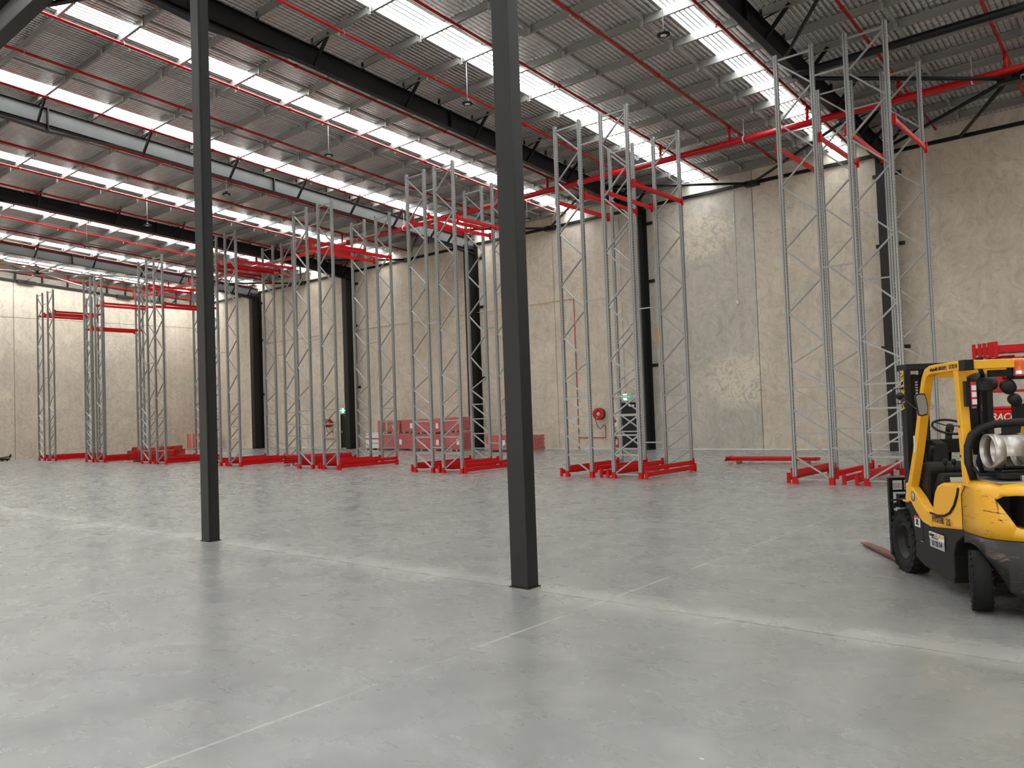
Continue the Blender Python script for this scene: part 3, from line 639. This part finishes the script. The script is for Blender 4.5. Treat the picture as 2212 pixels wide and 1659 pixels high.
def hose_reel(x, z, ry, label):
    o = thing('hose_reel', label, 'hose reel', (x, YW-.28, z))
    d = Vector((math.sin(ry), -math.cos(ry), 0))
    MB().lathe([(0, .10), (.10, .10), (.11, .115), (.27, .115), (.285, .10), (.285, .09), (.10, .08)], (0, 0, 0), d, 28).build('front_disc', 'pipe', o)
    MB().lathe([(.0, .125), (.07, .125), (.09, .115)], (0, 0, 0), d, 20).build('hub', 'greydec', o)
    MB().lathe([(.1, -.10), (.25, -.10), (.265, -.05), (.26, 0), (.265, .05), (.25, .085), (.1, .085)], (0, 0, 0), d, 28).build('hose_coil', 'rubber', o)
    MB().lathe([(.0, -.12), (.285, -.12), (.285, -.10), (.0, -.10)], (0, 0, 0), d, 28).build('back_disc', 'black', o)
    MB().box(-.04, .04, .1, .28, -.05, .05).build('wall_bracket', 'black', o)
    MB().tube([(-.22, -.02, -.12), (-.2, 0, -.35), (-.1, .05, -.62), (0, .08, -.72), (.1, .12, -.6), (.18, .2, -.5)], .014, 8).build('hanging_hose', 'rubber', o)
    MB().tube([(.18, .2, -.45), (.18, .22, -.62)], .02, 8).build('valve', 'brass', o)
    p = z; MB().box(-.12, -.02, -.13*math.cos(ry)-.02, -.13*math.cos(ry)-.012, -.2, -.14).build('paper_label', 'label', o); return o
hose_reel(-21.12, 1.67, .35, 'red and black fire hose reel on the wall left of the nearer exit door')
hose_reel(-41.85, 1.62, .9, 'red and black fire hose reel on the wall left of the far exit door')
o = thing('hydrant_pipe', 'thin red water pipe running along and down the wall to the nearer hose reel', 'pipe', (-22.5, YW-.04, 0))
MB().tube([(0, 0, .55), (0, 0, 7.28)], .018, 8).build('drop_pipe', 'pipe', o); MB().tube([(0, 0, .02), (0, 0, .55), (1.55, 0, .55), (1.55, 0, 1.15)], .02, 8).build('floor_pipe', 'pipe', o)
MB().tube([(-27, 0, 7.33), (0, 0, 7.3)], .014, 6).build('wall_pipe', 'brass', o)
for z in (1.5, 2.6, 3.7, 4.8, 5.9): MB().box(-.035, .035, -.02, .03, z-.02, z+.02).build('pipe_clip', 'brass', o)
o = thing('hydrant_pipe', 'thin red water pipe down the wall at the far hose reel', 'pipe', (-41.9+.0, YW-.04, 0))
MB().tube([(-.7, 0, .6), (-.7, 0, 7.4)], .018, 8).build('drop_pipe', 'pipe', o); MB().tube([(-.7, 0, .6), (.5, 0, .6), (.5, 0, 1.1)], .018, 8).build('floor_pipe', 'pipe', o)
for x, lb in ((-20.42, 'red fire extinguisher with a sign beside the nearer exit door'), (-41.15, 'red fire extinguisher beside the far exit door')):
    o = thing('fire_extinguisher', lb, 'extinguisher', (x, YW-.12, .45))
    MB().lathe([(0, 0), (.07, 0), (.075, .03), (.075, .38), (.05, .44), (.02, .46), (.02, .5), (0, .5)], (0, 0, 0), n=16).build('cylinder', 'pipe', o)
    MB().box(-.02, .08, -.015, .015, .5, .54).build('handle', 'black', o); MB().box(-.13, .13, .1, .115, .62, .98).build('wall_sign', 'label', o)
    MB().lathe([(0, 0), (.09, 0), (.09, .004), (0, .004)], (0, .098, .87), (0, -1, 0), 20).build('sign_disc', 'redlab', o)
    MB().box(-.05, .05, -.078, -.074, .12, .28).build('paper_label', 'label', o)
o = thing('floor_sign', 'small red and white notice at the wall foot by the nearer exit door', 'sign', (-20.35, YW-.05, .1))
MB().box(-.09, .09, 0, .02, 0, .42).build('board', 'redlab', o); MB().box(-.05, .05, -.004, 0, .12, .36).build('notice', 'label', o)
o = thing('hand_trolley', 'low black trolley with a tilted arm on the floor at the left edge', 'trolley', (-56.3, 17.3, 0))
MB().box(-.6, .6, -.35, .35, .06, .16).build('platform', 'black', o); MB().bar((-.4, 0, .16), (.75, .3, .27), .10, .06).build('arm', 'black', o); MB().bar((.7, .3, .25), (.95, .3, .36), .05, .16).build('handle', 'black', o)
for sx_ in (-.45, .45):
    for sy in (-.25, .25): MB().lathe([(0, -.03), (.06, -.03), (.06, .03), (0, .03)], (sx_, sy, .06), (0, 1, 0), 12).build('wheel', 'rubber', o)
#@@FORK@@
# ---------------------------------------------------------------- forklift
FK = thing('forklift', 'yellow and black counterbalance forklift with gas cylinder at the right edge', 'forklift', (-1.93, 9.68, 0), math.radians(124.45))
def rev(b_): return b_
def tyre(x, y, wd, R, ri, name, yaw=0, out=1, lugs=True):
    b_ = MB(); ax = Vector((math.sin(yaw)*-1, math.cos(yaw), 0)); h = wd/2
    b_.lathe([(ri, -h*.8), (ri+.02, -h*.95), (R*.82, -h), (R*.95, -h*.9), (R, -h*.75), (R, h*.75), (R*.95, h*.9), (R*.82, h), (ri+.02, h*.95), (ri, h*.8)], (0, 0, 0), ax, 40)
    o = b_.build(name, 'rubber', FK); o.location = (x, y, R)
    t_ = MB(); n = 22; f_ = Vector((ax.y, -ax.x, 0))
    for k in range(n):
        a = 2*math.pi*k/n
        for s_ in (-1, 1):
            a2 = a+(.5 if s_ > 0 else 0)*2*math.pi/n; r_ = Vector((f_.x*math.cos(a2), f_.y*math.cos(a2), math.sin(a2)))
            tn = Vector((-f_.x*math.sin(a2), -f_.y*math.sin(a2), math.cos(a2)))
            p = r_*(R-.012)+ax*(s_*h*.99); q = r_*(R-.004)+ax*(s_*h*.15)+tn*.03
            if lugs: t_.bar(p, q, .05, .045, ref=r_)
            else: t_.bar(r_*(R-.012)+ax*(s_*h*.97), r_*(R-.008)+ax*(s_*h*.80), .02, .03, ref=r_)
    t_.build('tread_lugs', 'rubber', o)
    w_ = MB().lathe([(ri, -h*.7), (ri, h*.8), (ri-.025, h*.8), (ri-.035, h*.2), (ri-.07, h*.05), (.07, h*.0), (.07, h*.25), (.055, h*.3), (0, h*.3)], (0, 0, 0), ax*out, 32)
    for k in range(8):
        a = 2*math.pi*k/8; r_ = Vector((f_.x*math.cos(a), f_.y*math.cos(a), math.sin(a)))*.1; w_.lathe([(.011, 0), (.011, .03), (0, .03)], tuple(r_+ax*out*(h*.03)), ax*out, 6)
    w_.build('wheel_rim', 'black', o)
    return o
tyre(.12, .46, .21, .332, .205, 'front_wheel'); tyre(.12, -.46, .21, .332, .205, 'front_wheel', out=-1)
tyre(-1.585, .53, .165, .262, .15, 'rear_wheel', math.radians(-21), lugs=False); tyre(-1.61, -.44, .165, .262, .15, 'rear_wheel', math.radians(-21), out=-1, lugs=False)
# chassis
sk = MB().prism([(-.46, .585), (-.46, .43), (-.27, .41), (-.24, .39), (-.22, .23), (-.45, .17), (-1.10, .13), (-1.13, .2), (-1.13, .4), (-1.19, .52), (-1.37, .625), (-1.37, .67), (-.65, .59)], -.56, .56).build('chassis_skirt', 'plast', FK, .012)
MB().box(-1.15, .25, -.42, .42, .16, .42).box(-1.9, -1.1, -.25, .25, .22, .5).build('frame', 'black', FK)
MB().box(-.44, -.28, .46, .562, .412, .418).build('step_plate', 'steel', FK)
fe = MB()
arc = [(.42, .735), (.30, .765), (.12, .785), (-.02, .77), (-.12, .70), (-.20, .60), (-.245, .48), (-.25, .40)]
inn = [(-.30, .40), (-.46, .43), (-.46, .60), (-.30, .70), (-.19, .80), (-.12, .80), (.12, .80), (.42, .75)]
fe.prism(arc+inn, .34, .565)
fe.prism([(-.20, .78), (-.10, .70), (-.22, .5), (-.46, .43), (-.65, .585), (-.62, .62), (-.40, .72)], .40, .558)
fe.build('front_fender', 'plast', FK, .006)
fe2 = MB().prism(arc+inn, -.565, -.34); fe2.build('front_fender', 'plast', FK)
# yellow cowl strip curving down from pillar foot to the seat box
cw_ = MB().prism([(-.05, .785), (-.17, .79), (-.30, .70), (-.45, .62), (-.67, .595), (-.68, .70), (-.69, .75), (-.58, .755), (-.48, .80), (-.38, .87), (-.26, .93), (-.16, .975), (-.05, .985)], .47, .562)
cw_.build('side_cowl', 'yel', FK, .012)
cw_ = MB().prism([(-.05, .785), (-.17, .79), (-.30, .70), (-.67, .595), (-.69, .75), (-.48, .80), (-.26, .93), (-.05, .985)], -.562, -.47); cw_.build('side_cowl', 'yel', FK)
# seat box
hd = MB().prism([(-.665, .592), (-.69, .75), (-.715, .86), (-.76, .96), (-.83, 1.03), (-.93, 1.065), (-1.36, 1.10), (-1.375, .665)], -.54, .56)
hd.build('engine_hood', 'yel', FK, .035)
MB().tube([(-.675, .566, .742), (-.85, .566, .735), (-1.0, .566, .755), (-1.12, .566, .80), (-1.22, .566, .88), (-1.29, .566, .98), (-1.32, .566, 1.05)], .012, 8).build('hood_seal', 'black', FK)
# counterweight
def outline(x1, yw, rr, n=16, x0=-1.385):
    pts = [(x0, yw)]
    for k in range(n+1):
        a = math.pi/2+math.pi/2*k/n; pts.append((x1+rr*1.0+rr*1.0*math.cos(a), yw-rr*1.15+rr*1.15*math.sin(a)))
    pts += [(x, -y) for x, y in pts[::-1]]; return pts
def loft(levels, mats, name):
    b_ = MB(); n = None
    for (x1, yw, rr, z) in levels:
        P_ = outline(x1, yw, rr); n = len(P_); b_.v += [(x, y, z) for x, y in P_]
    for k in range(len(levels)-1):
        for j in range(n): b_.face([k*n+j, k*n+(j+1) % n, (k+1)*n+(j+1) % n, (k+1)*n+j], 0, True)
    b_.face(list(range(n))[::-1]); b_.face([(len(levels)-1)*n+j for j in range(n)])
    return b_.build(name, mats, FK)
cy = loft([(-2.06, .56, .40, .665), (-2.08, .565, .40, .80), (-2.06, .565, .40, 1.03), (-2.045, .56, .39, 1.075), (-2.02, .545, .38, 1.11), (-1.98, .52, .35, 1.13), (-1.90, .47, .3, 1.138)], 'yelw', 'counterweight')
cut = MB().prism([(.50, 1.0), (.46, 1.035), (.38, 1.045), (-.38, 1.045), (-.50, 1.0), (-.40, .785), (-.37, .77), (.37, .77), (.40, .785)], -2.4, -1.74, 'x').build('cutter', 'black')
cut.parent = FK
bpy.context.view_layer.update(); boolcut(cy, cut)
MB().box(-1.75, -1.72, -.52, .52, .74, 1.06).box(-1.98, -1.74, .30, .33, .78, 1.03).box(-2.06, -1.95, .1, .13, .78, 1.04).box(-2.06, -1.95, -.13, -.1, .78, 1.04).build('radiator_grille', 'black', cy)
cb = loft([(-2.04, .53, .38, .185), (-2.08, .555, .40, .24), (-2.09, .565, .40, .50), (-2.07, .565, .40, .66)], 'cwblack', 'lower_counterweight')
cut = MB().lathe([(0, -.8), (.44, -.8), (.44, .8), (0, .8)], (-1.50, 0, .14), (0, 1, 0), 40).build('cutter', 'black'); cut.parent = FK
bpy.context.view_layer.update(); boolcut(cb, cut)
# overhead guard
def arcpath(y): return [(-.06, y, .80), (-.20, y, 1.05), (-.33, y, 1.30), (-.44, y, 1.56), (-.54, y, 1.80), (-.61, y, 1.98), (-.655, y, 2.07), (-.72, y, 2.14), (-.82, y, 2.165), (-.98, y, 2.17), (-1.50, y, 2.175)]
def sweep(pts, w_, h_, mi='yel', name='guard_pillar', par=None):
    b_ = MB(); P_ = [Vector(p) for p in pts]; base = []
    for k, p in enumerate(P_):
        d = (P_[min(k+1, len(P_)-1)]-P_[max(0, k-1)]).normalized(); a = Vector((0, 1, 0)); c_ = d.cross(a).normalized()
        base.append(len(b_.v)); b_.v += [tuple(p+a*w_/2+c_*h_/2), tuple(p-a*w_/2+c_*h_/2), tuple(p-a*w_/2-c_*h_/2), tuple(p+a*w_/2-c_*h_/2)]
    for k in range(len(P_)-1):
        for j in range(4): b_.face([base[k]+j, base[k]+(j+1) % 4, base[k+1]+(j+1) % 4, base[k+1]+j])
    b_.face([0, 1, 2, 3]); b_.face([base[-1]+j for j in (3, 2, 1, 0)])
    return b_.build(name, mi, par or FK, .006)
for y in (.52, -.52):
    sweep(arcpath(y), .085, .085); MB().box(-.13, .0, y-.06, y+.06, .785, .80).build('pillar_foot', 'yel', FK)
    sweep([(-1.445, y, 1.08), (-1.405, y, 1.6), (-1.375, y, 2.14)], .08, .085)
MB().box(-1.57, -1.495, -.56, .56, 2.135, 2.215).build('guard_crossbar', 'yel', FK, .006)
for y in (.53, -.53): MB().box(-1.585, -1.48, y-.045, y+.045, 2.125, 2.222).build('corner_cap', 'black', FK, .006)
for x in (-.8, -.95, -1.1, -1.25): MB().box(x-.02, x+.02, -.48, .48, 2.15, 2.185).build('guard_bar', 'yel', FK)
MB().box(-.72, -.64, -.5, .5, 2.09, 2.16).build('front_crossbar', 'yel', FK)
# mast
for s_ in (1, -1):
    MB().bar((.22, s_*.425, .10), (.15, s_*.425, 2.20), .06, .13, ref=(1, 0, 0)).build('mast_channel', 'plast', FK, .004)
    MB().bar((.34, s_*.31, .08), (.27, s_*.31, 2.16), .05, .10, ref=(1, 0, 0)).build('inner_channel', 'black', FK)
    MB().tube([(.20, s_*.24, .2), (.14, s_*.24, 1.9)], .03, 12).build('lift_cylinder', 'black', FK)
    ch = MB()
    for k in range(58):
        z = .35+k*.03; ch.box(.17-.008, .17+.008, s_*.31-.012, s_*.31+.012, z, z+.017)
    ch.build('lift_chain', 'steel', FK)
MB().bar((.25, .22, .10), (.20, .22, 2.20), .06, .10, ref=(1, 0, 0)).bar((.25, -.22, .10), (.20, -.22, 2.20), .06, .10, ref=(1, 0, 0)).build('centre_channel', 'black', FK)
MB().box(.08, .36, -.44, .44, 2.20, 2.27).build('mast_top_plate', 'plast', FK, .006)
MB().box(.16, .22, -.36, .36, .3, .42).box(.20, .28, .25, .36, .1, 2.15).build('mast_tie', 'plast', FK)
text('mast_lettering', 'HYSTER', .115, 'yelink', FK, frame((.215, .458, 1.755), (-.034, 0, 1), (-1, 0, -.034)), shear=.25, xs=1.12)
# carriage and load backrest
MB().box(.50, .545, -.50, .50, .14, .22).box(.50, .545, -.50, .50, .46, .54).box(.44, .50, -.12, .12, .2, .5).build('carriage', 'black', FK)
bk = MB()
for s_ in (1, -1): bk.box(.545, .60, s_*.505-.022, s_*.505+.022, .10, .985)
bk.box(.555, .59, -.5, .5, .955, .985).box(.555, .59, -.5, .5, .82, .845)
for y in (.36, .22, .08, -.08, -.22, -.36): bk.box(.565, .58, y-.01, y+.01, .83, .97)
bk.box(.50, .58, -.5, .5, .64, .70).box(.45, .55, .25, .45, .55, .80).box(.45, .55, -.45, -.25, .55, .80)
bk.build('load_backrest', 'black', FK, .003)
MB().box(.36, .50, .24, .48, .60, .655).build('hydraulic_plate', 'greydec', FK)
for y in (.42, -.42):
    b_ = MB().prism([(.62, .02), (.80, .02), (1.83, .022), (1.83, .035), (1.2, .055), (.67, .062), (.66, .60), (.62, .60)], y-.055, y+.055)
    b_.build('fork_arm', 'rust', FK, .004)
# cab
MB().prism([(-.12, .42), (-.12, 1.14), (-.20, 1.20), (-.34, 1.23), (-.40, 1.14), (-.36, .9), (-.34, .44)], -.46, .46).build('dash_panel', 'plast', FK, .03)
MB().prism([(-.34, .42), (-.34, .95), (-.48, 1.12), (-.56, 1.12), (-.60, .98), (-.60, .42)], .02, .40).build('lever_console', 'plast', FK, .02)
MB().box(-.66, -.30, -.44, .46, .40, .43).build('floor_mat', 'rubber', FK)
MB().box(-.585, -.575, .20, .32, .98, 1.08).build('paper_label', 'label', FK)
MB().tube([(-.02, .10, 1.2), (-.08, .10, 1.5)], .035, 10).box(-.10, .02, -.05, .42, 1.30, 1.44).prism([(-.02, 1.1), (-.30, 1.2), (-.26, 1.40), (-.10, 1.44), (0, 1.2)], .20, .30).build('steering_column', 'plast', FK)
sw = MB(); cst = Vector((-.12, .10, 1.575)); axs = Vector((-.42, 0, .9)).normalized(); sa = axs.orthogonal().normalized(); sb = axs.cross(sa)
sw.tube([cst+sa*.17*math.cos(t*math.pi/14)+sb*.17*math.sin(t*math.pi/14) for t in range(29)], .013, 8)
for t in (0, 2.1, 4.2): sw.bar(cst, cst+sa*.165*math.cos(t)+sb*.165*math.sin(t), .02, .01)
sw.lathe([(0, .02), (.035, .02), (.04, -.03), (.03, -.1)], cst, axs, 14); sw.build('steering_wheel', 'plast', FK)
for k in range(3): MB().tube([(-.42, .30-.09*k, 1.10), (-.43, .30-.09*k, 1.20)], .007, 6).lathe([(0, .05), (.02, .04), (.022, 0), (0, -.03)], (-.43, .30-.09*k, 1.21), n=10).build('control_lever', 'black', FK)
MB().tube([(-.28, .38, 1.15), (-.28, .37, 1.34), (-.30, .36, 1.38)], .022, 10).build('grab_handle', 'plast', FK)
MB().tube([(-.36, .2, 1.13), (-.36, .2, 1.18)], .02, 10).build('red_switch', 'redlab', FK)
st_ = MB().box(-1.28, -.80, -.24, .26, 1.08, 1.20); st_.build('seat_cushion', 'plast', FK, .03)
MB().prism([(-1.24, 1.18), (-1.30, 1.42), (-1.22, 1.44), (-1.12, 1.2)], -.20, .26).build('seat_backrest', 'plast', FK, .03)
MB().box(-1.36, -1.28, .35, .46, 1.12, 2.06).tube([(-1.37, .36, 1.2), (-1.375, .35, 1.4), (-1.37, .36, 2.0)], .014, 8).build('air_intake', 'black', FK, .01)
MB().box(-1.365, -1.36, .385, .425, 1.78, 1.86).build('intake_label', 'greydec', FK)
# fittings
MB().box(-.66, -.62, .56, .60, 1.72, 1.76).build('mirror_bracket', 'black', FK)
mrx = math.radians(0)
mi_ = MB().prism([(.665, 1.905), (.645, 1.935), (.59, 1.94), (.562, 1.93), (.545, 1.85), (.543, 1.77), (.55, 1.725), (.60, 1.71), (.635, 1.715)], -.575, -.55, 'x'); m1 = mi_.build('side_mirror', 'black', FK, .004)
m1.location = (-.12, 0, 0)
MB().prism([(.655, 1.90), (.64, 1.922), (.59, 1.928), (.570, 1.918), (.555, 1.85), (.552, 1.77), (.558, 1.737), (.60, 1.722), (.63, 1.727)], -.581, -.576, 'x').build('mirror_glass', 'glass', m1)
MB().tube([(-.1, .54, 2.0), (-.1, .66, 2.0), (-.1, .66, 1.84), (-.1, .54, 1.84)], .006, 6).lathe([(0, .025), (.035, .015), (.042, -.015), (0, -.03)], (-.1, .585, 1.92), (-1, 0, 0), 16).bar((-.08, .585, 1.92), (-.45, .53, 1.75), .008, .008).build('front_lamp', 'black', FK)
el = MB().box(-1.52, -1.47, .44, .54, 1.80, 2.03); e1 = el.build('rear_lamp_housing', 'black', FK)
MB().box(-1.53, -1.52, .455, .50, 1.81, 2.02).build('red_lens', 'redlab', e1)
for z in (1.82, 1.885, 1.945): MB().box(-1.533, -1.53, .455, .495, z, z+.045).build('white_lens', 'label', e1)
MB().lathe([(0, .06), (.07, .05), (.125, .01), (.13, -.01), (.10, -.035), (0, -.045)], (-1.40, .34, 2.02), (-.55, .1, .65), 24).tube([(-1.46, .38, 2.14), (-1.42, .34, 2.07)], .02, 8).build('work_lamp', 'plast', FK)
MB().lathe([(0, 0), (.055, 0), (.055, .02), (.05, .02)], (-1.56, .09, 2.055), n=20).build('beacon_base', 'redlab', FK)
MB().lathe([(.052, 0), (.052, .03)], (-1.56, .09, 2.075), n=20).build('beacon_collar', 'steel', FK)
MB().lathe([(.05, 0), (.05, .08), (.042, .10), (0, .105)], (-1.56, .09, 2.105), n=20).build('beacon_lens', 'orange', FK)
MB().box(-1.58, -1.50, .05, .15, 2.03, 2.06).box(-1.53, -1.49, .13, .17, 2.03, 2.22).box(-1.54, -1.50, .16, .34, 2.06, 2.12).build('beacon_bracket', 'black', FK)
MB().lathe([(0, .05), (.06, .05), (.065, -.02), (.03, -.05), (0, -.05)], (-1.50, .17, 1.97), (-.8, .2, -.3), 20).lathe([(0, .05), (.05, .05), (.055, -.02), (0, -.05)], (-1.50, .12, 1.85), (-.8, .2, -.3), 20).build('rear_lamp', 'plast', FK)
# reversing camera-like black box on the far pillar
MB().box(-.52, -.44, -.47, -.37, 1.60, 1.80).build('far_mirror', 'plast', FK)
# gas cylinder and hoses
TX, TZ = -1.66, 1.405
tk = MB().lathe([(.0, .22), (.08, .21), (.12, .17), (.148, .10), (.165, .05), (.178, -.02), (.18, -.08), (.178, -.45), (.15, -.56), (0, -.60)], (TX, -.03, TZ), (0, 1, 0), 32); tk_o = tk.build('gas_cylinder', 'alu', FK)
cl = MB(); n = 48
gaps = lambda a: (1.35 < a < 1.9) or (3.35 < a < 4.3)
R0 = .150
def cring(y0, y1, skip):
    for k in range(n):
        a0, a1 = 2*math.pi*k/n, 2*math.pi*(k+1)/n
        if skip and gaps(a0): continue
        i = len(cl.v)
        for a in (a0, a1):
            for (y_, r_) in ((y0, R0), (y1, R0), (y1, R0-.008), (y0, R0-.008)): cl.v.append((TX+r_*math.cos(a), y_, TZ+r_*math.sin(a)))
        for j in range(4): cl.face([i+j, i+(j+1) % 4, i+4+(j+1) % 4, i+4+j], 0, j in (0, 2))
cring(.06, .20, False); cring(.20, .36, True); cring(.36, .45, False); cl.build('valve_collar', 'alu', tk_o)
MB().tube([(TX, .25, TZ), (TX, .34, TZ)], .03, 10).lathe([(0, 0), (.035, 0), (.035, .025), (0, .025)], (TX, .33, TZ), (0, 1, 0), 12).build('valve', 'brass', tk_o)
MB().tube([(TX, .33, TZ-.03), (TX-.03, .33, TZ-.13), (TX-.02, .40, TZ-.2), (TX+.05, .50, TZ-.21), (TX+.12, .52, TZ-.15)], .014, 8).build('gas_hose', 'rubber', tk_o)
MB().box(TX-.14, TX+.20, -.42, .40, 1.17, 1.22).box(TX-.05, TX+.05, -.4, .3, 1.14, 1.18).build('cylinder_cradle', 'plast', FK, .008)
MB().box(TX-.20, TX+.18, -.44, .47, 1.138, 1.152).build('hinge_plate', 'steel', FK)
MB().box(TX-.17, TX-.14, .20, .26, 1.15, 1.2).build('latch', 'steel', FK)
MB().box(TX-.148, TX-.142, -.02, .14, 1.175, 1.22).build('paper_label', 'label', FK)
MB().tube([(-1.47, .50, 1.14), (-1.47, .53, 1.30), (-1.47, .525, 1.44), (-1.48, .49, 1.54), (-1.49, .42, 1.60), (-1.5, .30, 1.635), (-1.5, .10, 1.645), (-1.5, -.3, 1.63)], .036, 14).build('exhaust_hose', 'plast', FK)
MB().tube([(-1.49, .42, 1.18), (-1.49, .45, 1.30), (-1.49, .42, 1.42), (-1.5, .36, 1.46)], .022, 10).build('intake_hose', 'rubber', FK)
MB().box(-1.45, -1.40, .30, .50, 1.14, 1.36).lathe([(0, .03), (.04, .03), (.04, -.03), (0, -.03)], (-1.46, .44, 1.22), (-1, 0, 0), 12).build('regulator', 'greydec', FK)
# decals
Y1_ = .5625
def decal(x0, x1, z0, z1, mi, name, par=FK, y=.569): return MB().box(x1, x0, y-.002, y+.001, z0, z1).build(name, mi, par)
d1 = decal(-.625, -.965, .49, .555, 'label', 'company_plate'); d1b = decal(-.635, -.965, .405, .49, 'greydec', 'company_plate_lower')
SX = lambda x, z: frame((x, .5725, z), (-1, 0, .03), (0.03, 0, 1))
text('plate_lettering', 'adapt', .052, 'ink', FK, SX(-.64, .513), xs=.95); text('plate_lettering', 'alift', .052, 'greydec', FK, SX(-.755, .514), xs=.95); text('plate_lettering', 'GROUP', .046, 'orink', FK, SX(-.82, .516), xs=.95)
text('plate_lettering', 'forklifts. hire. sales. parts', .018, 'ink', FK, SX(-.68, .495), xs=.9)
text('plate_number', '13 22 54', .068, 'ink', FK, SX(-.68, .425), xs=1.0)
text('side_lettering', 'HYSTER', .083, 'ink', FK, SX(-.725, .665), xs=.88); text('side_lettering', '2.5', .088, 'ink', FK, SX(-1.035, .672), xs=.85)
text('guard_lettering', 'adaptalift GROUP |', .048, 'ink', FK, frame((-.84, .565, 2.150), (-1, 0, .01), (.01, 0, 1)), xs=.98); text('guard_number', '13 22 54', .052, 'ink', FK, frame((-1.26, .565, 2.155), (-1, 0, .01), (.01, 0, 1)), xs=.9)
s1 = decal(-.27, -.41, .555, .665, 'label', 'warning_sticker'); decal(-.27, -.41, .645, .665, 'redlab', 'sticker_band', y=.571)
MB().prism([(-.30, .575), (-.38, .575), (-.36, .60), (-.375, .625), (-.34, .64), (-.305, .625), (-.32, .60)], .571, .573).build('pictogram', 'ink', FK)
MB().lathe([(0, 0), (.045, 0), (.045, .003), (0, .003)], (-.245, Y1_, .86), (0, 1, 0), 20).build('round_badge', 'greydec', FK)
MB().lathe([(.045, .001), (.052, .001), (.052, .004), (.045, .004)], (-.245, Y1_, .86), (0, 1, 0), 20).build('badge_ring', 'ink', FK)
MB().box(-.34, -.37, .52, .564, 1.33, 1.50).build('pillar_label', 'label', FK)
MB().tube([(-1.452, .565, 1.08), (-1.38, .567, 1.0), (-1.375, .567, .67)], .004, 6).build('panel_seam', 'ink', FK)
for z in (1.35, 1.62): MB().lathe([(0, 0), (.012, 0), (.012, .004), (0, .004)], (-1.40, .563, z), (0, 1, 0), 10).build('pillar_bolt', 'ink', FK)
# ---------------------------------------------------------------- spider lift with its load of beams, behind the forklift
o = thing('access_lift', 'red crawler access lift with a tubular basket and amber box, behind the forklift', 'lift', (-2.6, 14.1, 0), 0)
MB().prism([(.10, 1.44), (.18, 1.665), (3.0, 1.665), (3.0, 1.44)], 0, .9).build('engine_cover', 'red', o, .03)
MB().prism([(.17, 1.665), (.28, 1.71), (3.0, 1.71), (3.0, 1.665)], .05, .85).build('cover_lid', 'pipe', o, .02)
text('cover_lettering', 'TRACCESS', .142, 'letter', o, frame((.22, -.004, 1.515), (1, 0, 0), (0, 0, 1)), shear=.25, xs=.86)
MB().box(.4, 3.0, .1, .8, .5, 1.42).box(.2, 2.9, -.05, .95, .9, 1.0).build('chassis', 'black', o)
for y in (-.12, .78):
    pts = [(.35+.25*math.cos(a), y+.11, .27+.25*math.sin(a)) for a in [math.pi/2+k*math.pi/8 for k in range(9)]]
    tr = MB().prism([(p[0], p[2]) for p in pts]+[(2.7+.25*math.cos(a), .27+.25*math.sin(a)) for a in [-math.pi/2+k*math.pi/8 for k in range(9)]], y, y+.22); tr.build('crawler_track', 'rubber', o, .01)
bs = MB()
def rb(*p, r=.024): bs.tube([Vector(q_) for q_ in p], r, 8)
for x in (.30, .40): rb((x, .35, 1.95), (x, .35, 2.36), r=.02)
rb((.22, .35, 2.16), (2.2, .35, 2.19)); rb((.24, .35, 2.34), (.30, .35, 2.45), (.42, .35, 2.48), (.6, .35, 2.48)); rb((.62, .35, 2.38), (.72, .35, 2.46), (1.0, .35, 2.48), (2.2, .35, 2.50))
rb((.22, 1.05, 2.16), (2.2, 1.05, 2.19)); rb((.22, 1.05, 2.48), (2.2, 1.05, 2.50)); rb((.9, .35, 2.40), (2.2, .35, 2.54), r=.016)
for x in (.22, 1.2, 2.2): rb((x, 1.05, 1.95), (x, 1.05, 2.48)); rb((x, .35, 2.48), (x, 1.05, 2.48))
rb((2.2, .35, 1.95), (2.2, .35, 2.50)); rb((.42, .35, 2.30), (.55, .35, 2.18), r=.014); rb((.42, .35, 2.34), (.9, .35, 2.44), r=.014)
bs.box(.30, .42, .30, .40, 1.95, 2.2); bs.box(.2, 2.2, .33, 1.07, 1.93, 1.97); bs.build('basket_rails', 'pipe', o)
MB().box(.80, 1.28, .30, .34, 1.90, 2.17).build('document_box', 'ybox', o, .02); MB().tube([(1.0, .285, 2.17), (1.0, .285, 1.93), (1.25, .285, 1.93)], .01, 6).tube([(.80, .285, 2.17), (.82, .285, 1.90)], .01, 6).build('box_strap', 'black', o)
MB().box(.05, .18, .2, .34, 1.75, 2.35).lathe([(.06, 0), (.06, .5), (0, .5)], (.12, .3, 2.0), n=12).build('control_tower', 'plast', o)
for k in range(6):
    q_ = rack_beam((-2.235-[0, .065, .12, .20, .28, .38][k], 14.25+.09*k, 2.60), 'red rack beam laid across the basket of the access lift, %s from the front' % ORD[k], 'red beams on the access lift', -math.pi/2)
